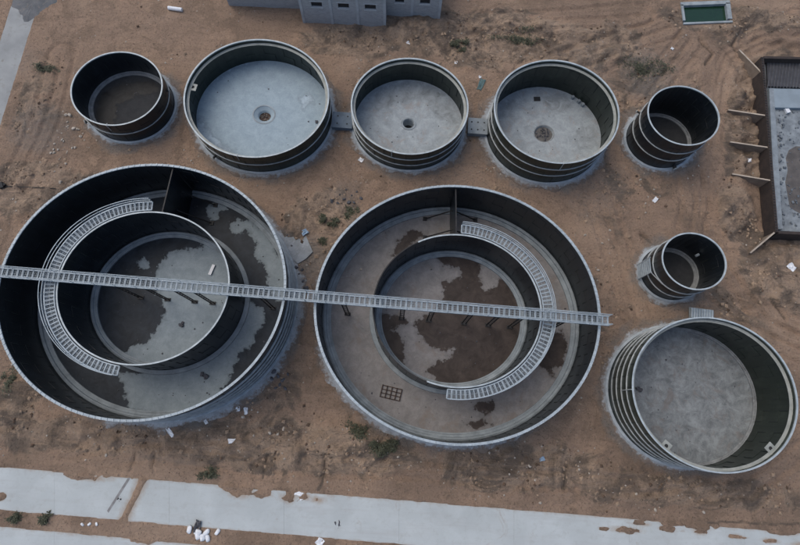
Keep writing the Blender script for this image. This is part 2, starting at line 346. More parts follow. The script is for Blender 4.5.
GULLY = [[(324, 456), (326, 470), (323, 480), (317, 490)], [(157, 452), (153, 466), (155, 475)], [(566, 462), (563, 476), (565, 490)], [(706, 522), (730, 521), (765, 523), (805, 526)], [(267, 455), (266, 470), (262, 478)], [(136, 452), (131, 470)],
         [(700, 40), (712, 52), (705, 66)], [(740, 30), (735, 44), (742, 50)], [(640, 235), (655, 246)], [(770, 300), (785, 318)]]
def pxscale(p): return (at(p[0]+.5, p[1])-at(p[0]-.5, p[1])).length
def ground_fields(x, y):
    rough = np.zeros_like(x)
    for px, py, rx, ry, a in ROUGH:
        c = at(px, py); s = pxscale((px, py))
        d = np.hypot((x-c.x)/(rx*s), (y-c.y)/(ry*s))
        rough = np.maximum(rough, a*(1-sstep(.45, 1.25, d+.35*fbm(x*.22, y*.22, 5, 3))))
    track = np.full_like(x, 1e9)
    for tr in TRACK: track = np.minimum(track, seg_dist(x, y, [xy(*p) for p in tr]))
    tmask = 1-sstep(.9, 2.0, track+.5*fbm(x*.5, y*.5, 9, 2))
    rough = rough*(1-.85*tmask)
    tone = np.zeros_like(x); heap = np.zeros_like(x)
    for hx, hy, hr, el, ha, hh, tv in HEAPS:
        m_ = (np.abs(x-hx) < 3.2*hr*1.8) & (np.abs(y-hy) < 3.2*hr*1.8)
        if not m_.any(): continue
        dx, dy = x[m_]-hx, y[m_]-hy; u_ = (dx*math.cos(ha)+dy*math.sin(ha))/(hr*el); v_ = (-dx*math.sin(ha)+dy*math.cos(ha))/hr
        g_ = np.exp(-(u_*u_+v_*v_)*1.1); heap[m_] += hh*g_; tone[m_] += tv*g_
    tone = tone*np.clip(rough*1.6, 0, 1)
    grey = np.zeros_like(x)
    near = np.full_like(x, 1e9)
    for X, Y, R, h in T.values():
        near = np.minimum(near, np.hypot(x-X, (y-Y)/EY)-R)
    for px, py, r, a in ((300, 260, 34, .7), (345, 195, 26, .35), (600, 190, 40, .35), (590, 75, 50, .3), (645, 75, 40, .5), (40, 130, 40, .45), (460, 170, 60, .3), (25, 60, 25, .3), (700, 300, 40, .3)):
        c = at(px, py); s = pxscale((px, py)); grey = np.maximum(grey, a*(1-sstep(.3, 1.2, np.hypot(x-c.x, y-c.y)/(r*s)+.4*fbm(x*.4, y*.4, 31, 3))))
    grey = np.maximum(grey, .75*(1-sstep(.6, 2.2, near+1.2*fbm(x*.6, y*.6, 13, 3))))
    z = .10*fbm(x*.07, y*.07, 1, 3)+.10*fbm(x*.4, y*.4, 2, 5)+.03*fbm(x*1.7, y*1.7, 7, 2)
    rid = 1-np.abs(fbm(x*.33+3, y*.33, 3, 4))*2
    lump = np.clip(fbm(x*.8, y*.8, 4, 4), -.2, 1)
    z = z+rough*(.45*fbm(x*.28, y*.28, 6, 4)+.30*rid+.5*lump+.22*fbm(x*1.6, y*1.6, 8, 2)-.16)
    fur = 1-np.abs(fbm((x*.8+y*.6)*.16+.5*fbm(x*.2, y*.2, 71, 2), (y*.8-x*.6)*.7, 70, 3))*2.4
    z = z+rough*(heap*(1+.8*fbm(x*1.1, y*1.1, 72, 3))+.22*fur)
    for px, py, rx, ry, a in MOUND:
        c = at(px, py); s = pxscale((px, py)); d = np.hypot((x-c.x)/(rx*s), (y-c.y)/(ry*s))
        z = z+a*np.exp(-d*d*1.2)*(1+.5*fbm(x*.5, y*.5, 12, 3))
    # wheel ruts
    z = z-.16*tmask+.08*tmask*np.cos(track*6.5)+.03*tmask*fbm(x*1.2, y*1.2, 15, 2)
    for ru in RUTS:
        dr = seg_dist(x+.4*fbm(x*.15, y*.15, 81, 2), y+.4*fbm(x*.15, y*.15, 82, 2), [xy(*p) for p in ru])
        for off in (.0, 1.7):
            q = (dr-off)/.28; z = z-.16*np.exp(-q*q)*(1+.5*fbm(x*2, y*2, 83, 2))+.07*np.exp(-((np.abs(dr-off)-.5)/.2)**2)
    for gl in GULLY:
        q = seg_dist(x+.35*fbm(x*.6, y*.6, 84, 3), y+.35*fbm(x*.6, y*.6, 85, 3), [xy(*p) for p in gl])/.19
        z = z-.34*np.exp(-q*q)+.06*np.exp(-((q-2)/.8)**2); tone = np.maximum(tone, .7*np.exp(-(q/.9)**2))
    # flat pads round the tanks, sunk under them
    k = sstep(.3, 2.4, near); z = z*k-.03*(1-k); z = np.where(near < -.1, -2.6, z)
    # works pit round the new basin: dug down beside the wall
    bs = -poly_sd(x, y, BAS)
    z = z-.55*(1-sstep(1.5, 6.5, bs+1.2*fbm(x*.3, y*.3, 41, 3)))
    z = np.where(bs < .05, -.9, z)
    ps = -poly_sd(x, y, POND); z = z*sstep(0, 1.5, ps)+.02*(1-sstep(0, 1.5, ps)); z = np.where(ps < -.25, -1.3, z)
    # roads: soil runs up to the slab edges and spills over them
    spill = np.zeros_like(x)
    for px, py, rx, ry in SPILL:
        c = at(px, py, ROADZ); s = pxscale((px, py)); d = np.hypot((x-c.x)/(rx*s), (y-c.y)/(ry*s))
        spill = np.maximum(spill, .24*np.clip(1.5-d-1.0*fbm(x*.8, y*.8, 22, 3)-.5*fbm(x*2.2, y*2.2, 24, 2), 0, 1))
    strip = seg_dist(x, y, [xy(146, 474), xy(135, 497), xy(122, 524)])
    spill = np.maximum(spill, .5*np.clip(1-strip/.46-.35*fbm(x*.9, y*.9, 23, 3), 0, .5))
    for pts in roads:
        d = poly_sd(x, y, pts)
        k = sstep(-2.5, -.1, d)
        edge = ROADZ+.035+.05*fbm(x*.7, y*.7, 19, 4)+.03*fbm(x*2.3, y*2.3, 20, 2)
        z = z*(1-k)+edge*k
        inside = d > 0
        zi = ROADZ-.16*sstep(.0, .45, d)+.05*fbm(x*.8, y*.8, 21, 4)*(1-sstep(0, .8, d))+spill*1.0
        z = np.where(inside, np.where(spill > .02, zi, np.minimum(zi, ROADZ+.02-.14*sstep(0, .35, d))), z)
        rough = np.where((d > -1.4), rough*.25, rough)
    global TONE
    TONE = tone
    return z, rough, grey
def axis(lo, hi, step, far, nfar):
    core = np.arange(lo, hi+step/2, step)
    out = np.geomspace(step, far, nfar)
    return np.concatenate([lo-out[::-1], core, hi+out])
gx = axis(-66, 66, .21, 2500, 26); gy = axis(-22, 74, .21, 2500, 26)
GX, GY = np.meshgrid(gx, gy)
GZ, GR, GG = ground_fields(GX.ravel(), GY.ravel()); GT = TONE
far = sstep(0, 30, np.maximum(np.abs(GX.ravel())-66, np.abs(GY.ravel()-26)-48)); GZ = GZ*(1-far)
me = bpy.data.meshes.new('ground'); nx, ny = len(gx), len(gy)
co = np.stack([GX.ravel(), GY.ravel(), GZ], 1)
idx = np.arange(nx*ny).reshape(ny, nx)
quads = np.stack([idx[:-1, :-1], idx[:-1, 1:], idx[1:, 1:], idx[1:, :-1]], -1).reshape(-1, 4)
me.vertices.add(len(co)); me.vertices.foreach_set('co', co.ravel())
me.loops.add(quads.size); me.loops.foreach_set('vertex_index', quads.ravel().astype(np.int32))
me.polygons.add(len(quads)); me.polygons.foreach_set('loop_start', np.arange(0, quads.size, 4, dtype=np.int32)); me.polygons.foreach_set('loop_total', np.full(len(quads), 4, np.int32))
me.update(); me.validate()
for nm, arr in (('rough', GR), ('grey', GG), ('tone', GT)):
    at_ = me.attributes.new(nm, 'FLOAT', 'POINT'); at_.data.foreach_set('value', arr.astype(np.float32))
tag(link('ground', me, M['soil'], None, True), kind='structure')
_z2, _r2, _g2 = (q.reshape(ny, nx) for q in (GZ, GR, GG))
def gzs(xs, ys):                   # read the finished ground at any points
    xs = np.asarray(xs, float); ys = np.asarray(ys, float)
    i = np.clip(np.searchsorted(gx, xs)-1, 0, nx-2); j = np.clip(np.searchsorted(gy, ys)-1, 0, ny-2)
    u = (xs-gx[i])/(gx[i+1]-gx[i]); v = (ys-gy[j])/(gy[j+1]-gy[j])
    return tuple((q[j, i]*(1-u)+q[j, i+1]*u)*(1-v)+(q[j+1, i]*(1-u)+q[j+1, i+1]*u)*v for q in (_z2, _r2, _g2))
def gz(x, y): return float(gzs([x], [y])[0][0])

# concrete roads, cast in bays
def road(name, A, B, n, gap=.012):
    o = empty(name, (A[0][0], A[0][1], 0)); tag(o, kind='structure')
    for i in range(n):
        q = []
        for (p, r), f in (((A[0], A[1]), i/n), ((A[0], A[1]), (i+1)/n), ((B[0], B[1]), (i+1)/n), ((B[0], B[1]), i/n)):
            q.append((p[0]+(r[0]-p[0])*f-A[0][0], p[1]+(r[1]-p[1])*f-A[0][1]))
        d = np.array(q[1])-np.array(q[0]); d = d/np.hypot(*d)*gap
        q = [(q[0][0]+d[0], q[0][1]+d[1]), (q[1][0]-d[0], q[1][1]-d[1]), (q[2][0]-d[0], q[2][1]-d[1]), (q[3][0]+d[0], q[3][1]+d[1])]
        nu, nv = 44, 20; q0, q1, q2, q3 = [np.array(v_) for v_ in q]; V = []; zt = ROADZ+.002*((i*7) % 3)
        for a_ in range(nu+1):
            for b2 in range(nv+1):
                fu, fv = a_/nu, b2/nv; pt = (q0*(1-fu)+q1*fu)*(1-fv)+(q3*(1-fu)+q2*fu)*fv; V.append((pt[0], pt[1], zt))
        F = [[a_*(nv+1)+b2, a_*(nv+1)+b2+1, (a_+1)*(nv+1)+b2+1, (a_+1)*(nv+1)+b2] for a_ in range(nu) for b2 in range(nv)]
        nb = len(V); V += [(*p_, zt) for p_ in (q0, q1, q2, q3)]+[(*p_, -.14) for p_ in (q0, q1, q2, q3)]
        F += [[nb+k, nb+(k+1) % 4, nb+4+(k+1) % 4, nb+4+k] for k in range(4)]
        ob = mesh('concrete_slab', V, F, M['road'], o)
        vx = np.array([v_[0] for v_ in V])+A[0][0]; vy = np.array([v_[1] for v_ in V])+A[0][1]
        ed = np.minimum(seg_dist(vx, vy, [A[0], A[1]]), seg_dist(vx, vy, [B[0], B[1]])*1.6); du = .62*np.exp(-ed/.45)
        for px, py, rx, ry in SPILL:
            c = at(px, py, ROADZ); sc_ = pxscale((px, py)); du = np.maximum(du, 1.05-.5*np.hypot((vx-c.x)/(rx*sc_), (vy-c.y)/(ry*sc_)))
        du = np.maximum(du, 1.0-.7*seg_dist(vx, vy, [xy(146, 474), xy(135, 497), xy(122, 524)]))
        aa_ = ob.data.attributes.new('dust', 'FLOAT', 'POINT'); aa_.data.foreach_set('value', du.astype(np.float32))
    return o
rd = road('access_road', R1T, R1B, 8, .005)
road('lower_road', R2T, R2B, 8, .005)
def bays(name, L, Rr, n):
    o = empty(name, (0, 0, 0)); tag(o, kind='structure')
    for i in range(len(L)-1):
        MB().prism([L[i], L[i+1], Rr[i+1], Rr[i]], -.14, ROADZ).build('concrete_slab', m2, o)
m2 = simple('old_road_concrete', (.30, .305, .295), (.235, .24, .235), .4, .92, 0, .3, .02, c3=(.20, .185, .165))
bays('corner_road', [R3[7], R3[6], R3[5], R3[4]], [R3[0], R3[1], R3[2], R3[3]], 3)
# narrow dark grey streak laid across the road
p = [xy(x, y, ROADZ) for x, y in ((134, 473), (131, 473), (107, 511), (108.5, 513))]
mk_ = mesh('dark_streak', [(a-R1T[0][0], b-R1T[0][1], ROADZ+.010) for a, b in p], [[0, 1, 2, 3]], simple('streak_grey', (.17, .165, .16), (.25, .245, .24), 2, .95, 0, 0), rd)
# grey gravel patch at the top of the corner road
out = [xy(*q) for q in ((6, -14), (64, -14), (57, 2), (47, 9), (38, 17), (27, 21), (19, 16), (14, 6))]; c = at(36, 1); pts = []
for i in range(60):
    f = i/60*len(out); a, b_ = out[int(f)], out[(int(f)+1) % len(out)]; f -= int(f); x, y = a[0]+(b_[0]-a[0])*f, a[1]+(b_[1]-a[1])*f
    k = 1+.12*float(fbm(np.array([x*.9]), np.array([y*.9]), 77, 4)[0])*2; pts.append((c.x+(x-c.x)*k, c.y+(y-c.y)*k))
pts = pts[::-1]
V = [(x, y, gz(x, y)-.05 if poly_sd(np.array([x]), np.array([y]), R3)[0] < 0 else ROADZ+.012) for x, y in pts]
for k, f in ((.75, .09), (.35, .16)): V += [(c.x+(x-c.x)*k, c.y+(y-c.y)*k, ROADZ+f*(1+.3*random.uniform(-1, 1))) for x, y in pts]
V.append((c.x, c.y, ROADZ+.18)); F = []
for r in range(2):
    for i in range(60): F.append([r*60+i, r*60+(i+1) % 60, (r+1)*60+(i+1) % 60, (r+1)*60+i])
for i in range(60): F.append([120+i, 120+(i+1) % 60, 180])
o = mesh('gravel_heap', V, F, M['asphalt'], None, True); tag(o, 'low spread of dark grey gravel on the corner road', 'gravel', kind='stuff')

# ------------------------------------------------------------------ tank parts
def wall_courses(parent, R, h, n, mat, panels, base=0.02, thick=.05):
    ch = (h-base)/n
    seg = panels*4
    for i in range(n):
        z0 = base+i*ch; z1 = z0+ch+(.06 if i < n-1 else 0); ro = R+(.014 if i % 2 else 0)
        off = (.5 if i % 2 else 0)*2*math.pi/panels
        V = []; F = []
        for s in range(seg):
            a = 2*math.pi*s/seg+off; j = s % 4
            for lap in ((0,) if j else (0, 1)):
                e = .03 if (j == 0 and lap == 0) else .03*(j/4) if j else 0.0
                for r, z in ((ro-thick+e, z0), (ro+e, z0), (ro+e, z1), (ro-thick+e, z1)):
                    V.append((r*math.cos(a), r*EY*math.sin(a), z))
        m = len(V)//4
        for s in range(m):
            a_, b_ = s*4, ((s+1) % m)*4
            for k in range(4): F.append([a_+k, b_+k, b_+(k+1) % 4, a_+(k+1) % 4])
        nf = len(F); SB = MB()
        for p_ in range(panels):
            a = 2*math.pi*p_/panels+off; SB.box(((ro-thick/2+.012)*math.cos(a), (ro-thick/2+.012)*EY*math.sin(a), (z0+z1)/2), (thick+.07, .07, z1-z0-.01), math.atan2(math.sin(a)/EY, math.cos(a)))
        k0 = len(V); V += [tuple(v) for v in SB.V]; F += [[k0+q for q in f] for f in SB.F]
        oc = mesh('wall_course', V, F, mat, parent); oc.data.materials.append(M['seam']); oc.data.polygons.foreach_set('material_index', [0]*nf+[1]*(len(F)-nf))
def ring(name, r0, r1, z0, z1, mat, parent, n=160, **kw):
    return lathe(name, [(r0, z0), (r1, z0), (r1, z1), (r0, z1)], mat, parent, n, **kw)
def apron(parent, R, seed, wid=.75, n=220):
    """rough mortar fillet and footing round the foot of a wall"""
    V = []; F = []; E_ = []; prof = ((.3, .17, 0), (.38, .15, .1), (.45, .10, .4), (.75, .07, .75), (1.15, -.02, 1.05), (1.25, -.22, 1.2))
    for i in range(n):
        a = 2*math.pi*i/n
        nz = float(fbm(np.array([math.cos(a)*R*.55+seed*9.1]), np.array([math.sin(a)*R*.55]), 50+seed, 4)[0])
        nz2 = float(fbm(np.array([math.cos(a)*R*1.8]), np.array([math.sin(a)*R*1.8]), 60+seed, 3)[0])
        for f, z, k in prof:
            E_.append(k+.5*nz2)
            r = R+f*wid*(1+.7*nz*k+.3*nz2*k); V.append((r*math.cos(a), r*EY*math.sin(a), z+(.05*nz2*k if z > 0 else 0)))
    k = len(prof)
    for i in range(n):
        a_, b_ = i*k, ((i+1) % n)*k
        for j in range(k-1): F.append([a_+j, b_+j, b_+j+1, a_+j+1][::-1])
    lathe('foundation_ring', [(R+.06, -.3), (R+.34, -.3), (R+.34, .19), (R+.30, .22), (R+.06, .24)], M['skirt'], parent, n)
    o = mesh('footing', V, F, M['apron'], parent, True)
    a = o.data.attributes.new('edge', 'FLOAT', 'POINT'); a.data.foreach_set('value', np.array(E_, np.float32)); return o
def floor(parent, r0, r1, mat, cx, cy, wetpoly=(), drypoly=(), base=-3.0, zf=None, nr=None, ns=None):
    """floor slab with a wet/dry field measured in metres from the outline of each wet patch"""
    nr = nr or max(6, int((r1-r0)/.3)); ns = ns or max(48, int(2*math.pi*r1/.35))
    rr = np.linspace(max(r0, .001), r1, nr+1)
    if zf: rr = np.unique(np.concatenate([rr, zf.radii])); nr = len(rr)-1
    aa = np.arange(ns)*2*math.pi/ns
    Rg, A = np.meshgrid(rr, aa, indexing='ij'); x = Rg*np.cos(A); y = Rg*EY*np.sin(A)
    z = zf(Rg) if zf else np.full_like(x, .06)
    V = list(zip(x.ravel(), y.ravel(), z.ravel())); F = []
    for i in range(nr):
        for j in range(ns): F.append([i*ns+j, (i+1)*ns+j, (i+1)*ns+(j+1) % ns, i*ns+(j+1) % ns])
    o = mesh('floor', V, F, mat, parent, True)
    wx, wy = x.ravel()+cx, y.ravel()+cy
    wet = np.full(len(V), base)
    for pl in wetpoly: wet = np.maximum(wet, poly_sd(wx, wy, ats(pl)))
    for pl in drypoly: wet = np.minimum(wet, -poly_sd(wx, wy, ats(pl)))
    a = o.data.attributes.new('wet', 'FLOAT', 'POINT'); a.data.foreach_set('value', np.clip(wet, -3, 3).astype(np.float32))
    return o
def local(tank, p): return (p.x-tank.location.x, p.y-tank.location.y, p.z)
def bracket(parent, R, z, ang):
    """square pale lug plate with a round hole, inside the rim"""
    px_, py_ = (R-.50)*math.cos(ang), (R-.50)*EY*math.sin(ang)
    V = []; F = []; k = 12; s = .46
    for zz in (z, z+.05):
        for i in range(k):
            t = 2*math.pi*(i+.5)/k; q = max(abs(math.cos(t)), abs(math.sin(t))); V.append((s*math.cos(t)/q, s*math.sin(t)/q, zz))
        for i in range(k): t = 2*math.pi*(i+.5)/k; V.append((.2*math.cos(t), .2*math.sin(t), zz))
    for i in range(k):
        j = (i+1) % k
        F += [[2*k+i, 2*k+j, 3*k+j, 3*k+i], [i, k+i, k+j, j], [i, j, 2*k+j, 2*k+i], [k+i, 3*k+i, 3*k+j, k+j]]
    c, s_ = math.cos(ang), math.sin(ang)
    o = mesh('lug_plate', [(px_+x*c-y*s_, py_+x*s_+y*c, z_) for x, y, z_ in V], F, M['ledge'], parent)
    MB().box((px_, py_, z-.14), (.42, .42, .20), ang).build('socket', M['black'], o)
def nozzle(parent, R, ang, z, r=.16, ln=.55):
    c, s = math.cos(ang), math.sin(ang)
    p = Vector(((R-.02)*c, (R-.02)*EY*s, z)); q = Vector(((R+ln)*c, (R+ln)*EY*s, z))
    o = MB().tube(p, q, r, 14).build('nozzle', M['darksteel'], parent, False)
    MB().tube(q-(q-p).normalized()*.06, q+(q-p).normalized()*.02, r*1.6, 14).build('flange', M['band'], o)
def pipe_on_wall(parent, R, ang, z0, z1, r=.05):
    c, s = math.cos(ang), math.sin(ang); x, y = (R+.12)*c, (R+.12)*EY*s
    m_ = MB().tube((x, y, z0), (x, y, z1), r, 8); m_.tube((x, y, z1-.05), ((R-.2)*c, (R-.2)*EY*s, z1-.05), r, 8)
    m_.build('overflow_pipe', M['band'], parent)

def small_tank(key, name, label, nband, fmat, ledge=False, kerb=0.0, mat='enamel', zf=None, wet=(), dry=(), base=-3.0, aw=.75, rimw=.12, seed=0, bandz=None):
    X, Y, R, h = T[key]
    o = empty(name, (X, Y, 0)); tag(o, label, 'tank', 'open round steel tanks')
    nc = max(3, round(h/1.35)); wall_courses(o, R, h, nc, M[mat], max(8, int(2*math.pi*R/2.6)))
    lathe('top_rim', [(R-.08, h-.10), (R-.02, h-.10), (R-.02, h-.02), (R+rimw-.02, h-.02), (R+rimw-.02, h+.035), (R-.08, h+.035)], M['rim'], o, 180)
    for z in (bandz or [h*(i+1)/(nband+1) for i in range(nband)]):
        lathe('stiffener_band', [(R+.02, z-.03), (R+.15, z-.03), (R+.15, z+.03), (R+.02, z+.03)], M['band'], o, 180)
    apron(o, R, seed, aw)
    floor(o, 0, R-.06, fmat, X, Y, wet, dry, base, zf)
    if ledge: lathe('inner_ledge', [(R-.40, h-.60), (R-.06, h-.66), (R-.06, h-.52), (R-.40, h-.54)], M['ledge'], o, 180)
    if kerb: lathe('kerb_ring', [(R-kerb, .05), (R-.05, .05), (R-.05, .30), (R-kerb*.45, .28), (R-kerb*.5, .20), (R-kerb, .18)], M['kerb2'], o, 160)
    return o
def cone(r_out, depth, r_in, lip=0.0):
    f = lambda r: np.where(r < r_in, .06-depth, np.where(r < r_out, .06-depth*.55+(r-r_in)/(r_out-r_in)*depth*.55, .06))
    f.radii = np.array([r_in-.02, r_in, (r_in+r_out)/2, r_out-.02, r_out])
    return f

# 1 upper left
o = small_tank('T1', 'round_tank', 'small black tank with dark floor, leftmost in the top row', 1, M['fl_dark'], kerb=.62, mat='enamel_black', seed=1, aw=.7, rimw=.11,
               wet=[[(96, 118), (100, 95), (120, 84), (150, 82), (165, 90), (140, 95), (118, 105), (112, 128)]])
nozzle(o, T['T1'][2], math.radians(215), .9, .18); pipe_on_wall(o, T['T1'][2], math.radians(268), 3.0, 4.2)
nozzle(o, T['T1'][2], math.radians(12), 2.6, .12, .3)
# 2
o = small_tank('T2', 'round_tank', 'wide shallow tank with pale blue grey floor and stone filled central sump', 2, M['fl_pale'], True, mat='enamel', seed=2, aw=.9, bandz=[2.2], zf=cone(1.35, .75, .78), wet=[[(193, 95), (198, 115), (215, 140), (235, 152), (222, 152), (200, 135), (188, 112)], [(300, 98), (310, 95), (313, 104), (303, 107)], [(215, 70), (240, 62), (262, 61), (235, 68), (205, 88)]])
bracket(o, T['T2'][2], 3.55, math.radians(172)); pipe_on_wall(o, T['T2'][2], math.radians(262), 3.2, 4.3); nozzle(o, T['T2'][2], math.radians(235), .8, .15)
cst = MB()
for i in range(26):
    a = random.uniform(0, 6.28); r = .66*math.sqrt(random.random()); s = random.uniform(.10, .22)
    cst.box((r*math.cos(a), r*math.sin(a), -.66+random.uniform(0, .06)), (s, s*.8, s*.7), a, random.random(), random.random())
lathe('sump_collar', [(1.33, .05), (1.50, .05), (1.50, .085), (1.33, .10)], M['kerb'], o, 60); MB().tube((0, 0, -.70), (0, 0, -.662), .80, 24).build('sump_base', M['rust'], o)
cst.build('sump_rubble', simple('brown_rubble', (.20, .16, .13), (.09, .075, .065), 3, .9), o)['kind'] = 'stuff'
# 3
o = small_tank('T3', 'round_tank', 'shallow tank with mottled grey floor and small black drain hole at its centre', 2, M['fl_grey'], True, mat='enamel', seed=3, aw=.8, bandz=[1.5, 3.0], zf=cone(.72, 1.6, .66), wet=[[(375, 95), (395, 86), (420, 84), (442, 93), (436, 100), (412, 97), (392, 104), (376, 108)], [(430, 104), (450, 108), (455, 122), (440, 118)]])
pipe_on_wall(o, T['T3'][2], math.radians(256), 3.2, 4.6)
MB().tube((0, 0, -1.52), (0, 0, -1.40), .66, 20).build('drain_sump', M['black'], o)
lathe('drain_collar', [(.74, .06), (.98, .06), (.98, .12), (.74, .14)], M['kerb'], o, 48)
# 4
o = small_tank('T4', 'round_tank', 'tank with grey floor, shallow round drain and black square mat inside', 2, M['fl_grey'], True, mat='enamel', seed=4, aw=.95, bandz=[2.2, 3.9], zf=cone(1.25, .28, 1.15), wet=[[(545, 98), (560, 95), (572, 103), (562, 112), (548, 108)], [(575, 130), (592, 128), (594, 145), (580, 148)], [(500, 118), (506, 105), (514, 98), (508, 115)]])
pipe_on_wall(o, T['T4'][2], math.radians(276), 4.0, 5.7)
p = local(o, at(537, 99, .06)); MB().box((p[0], p[1], .09), (.85, .62, .05), .1).build('hatch_cover', M['black'], o)
MB().tube((0, 0, -.26), (0, 0, -.205), 1.16, 30).build('drain_base', simple('drain_silt', (.13, .12, .11), (.08, .075, .07), 2, .9), o)
lathe('drain_collar', [(1.25, .055), (1.33, .055), (1.33, .075), (1.25, .08)], M['kerb2'], o, 48)
cst = MB()
for i in range(30):
    a = random.uniform(0, 6.28); r = 1.0*math.sqrt(random.random()); s = random.uniform(.10, .26)
    cst.box((r*math.cos(a), r*math.sin(a)*.9, -.18+random.uniform(0, .05)), (s, s*.8, s*.5), a, random.random(), random.random())
cst.build('drain_rubble', M['darkstone'], o)['kind'] = 'stuff'
for ang in (58, 50, 44):
    R = T['T4'][2]; MB().box(((R-.5)*math.cos(math.radians(ang)), (R-.5)*EY*math.sin(math.radians(ang)), .3), (.35, .3, .45), math.radians(ang)).build('block', M['kerb'], o)
# 5, 6
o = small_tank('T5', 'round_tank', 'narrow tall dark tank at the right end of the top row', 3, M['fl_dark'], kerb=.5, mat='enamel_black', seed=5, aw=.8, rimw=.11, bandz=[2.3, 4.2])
nozzle(o, T['T5'][2], math.radians(292), .5, .22); nozzle(o, T['T5'][2], math.radians(150), 3.0, .12, .5)
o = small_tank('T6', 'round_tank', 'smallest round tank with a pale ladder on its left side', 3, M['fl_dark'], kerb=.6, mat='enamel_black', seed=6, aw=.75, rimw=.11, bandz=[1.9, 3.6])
R = T['T6'][2]; h = T['T6'][3]
ld = empty('ladder', (0, 0, 0)); ld.parent = o
a1, a2 = math.radians(196), math.radians(168)
for a in (a1, a2): MB().bar(((R+.45)*math.cos(a), (R+.45)*EY*math.sin(a), .1), ((R+.45)*math.cos(a), (R+.45)*EY*math.sin(a), 3.6), .10).build('stile', M['galv'], ld)
for i in range(11):
    z = .3+i*.31
    MB().bar(((R+.45)*math.cos(a1), (R+.45)*EY*math.sin(a1), z), ((R+.45)*math.cos(a2), (R+.45)*EY*math.sin(a2), z), .10, .05).build('rung', M['galv'], ld)
MB().bar(((R+.5)*math.cos(a1), (R+.5)*EY*math.sin(a1), 3.5), ((R+.1)*math.cos(a1+.5), (R+.1)*EY*math.sin(a1+.5), 3.5), .08).build('ladder_stay', M['band'], ld)
b_ = MB().tube((R*.62, R*.5, 2.2), (R*.72, R*.56, 2.2), .16, 12).build('inlet_cap', M['rim'], o)
# 9
o = small_tank('T9', 'round_tank', 'large single tank with dusty grey floor at the lower right', 4, M['fl_dust'], True, kerb=.38, mat='enamel', seed=9, aw=.72, rimw=.11, bandz=[1.3, 2.6, 3.9, 5.3])
for px_, py_ in ((668, 444), (768, 446)):
    p = at(px_, py_, T['T9'][3]-.55); bracket(o, T['T9'][2]-.05, T['T9'][3]-.58, math.atan2((p.y-T['T9'][1])/EY, p.x-T['T9'][0]))
pipe_on_wall(o, T['T9'][2], math.radians(182), 4.2, 6.6)

# big tanks ----------------------------------------------------------------
def big_tank(key, label, bandz, nz, seed, fmat, wet, dry, base):
    X, Y, R, h = T[key]
    o = empty('large_tank', (X, Y, 0)); tag(o, label, 'tank', 'large double walled tanks')
    wall_courses(o, R, h, 6, M['enamel_black'], 36)
    lathe('top_rim', [(R-.14, h-.06), (R+.14, h-.06), (R+.14, h+.02), (R-.12, h+.02)], M['galv'], o, 260)
    mb = MB()
    for i in range(150):
        a = 2*math.pi*i/150; mb.box(((R+.02)*math.cos(a), (R+.02)*EY*math.sin(a), h+.045), (.26, .08, .05), math.atan2(math.sin(a)/EY, math.cos(a)))
    mb.build('rim_splice_plates', M['rim'], o)['kind'] = 'stuff'
    for z in bandz: lathe('stiffener_band', [(R+.02, z-.04), (R+.22, z-.04), (R+.22, z+.04), (R+.02, z+.04)], M['band'], o, 240)
    apron(o, R, seed, 1.15, 320)
    floor(o, RIN+.04, R-.06, fmat, X, Y, wet, dry, base)
    lathe('kerb_ring', [(R-1.0, .05), (R-.05, .05), (R-.05, .30), (R-.16, .30), (R-.2, .46), (R-.46, .46), (R-.50, .24), (R-.80, .20), (R-.82, .26), (R-1.0, .26)], M['kerb'], o, 220)
    return o
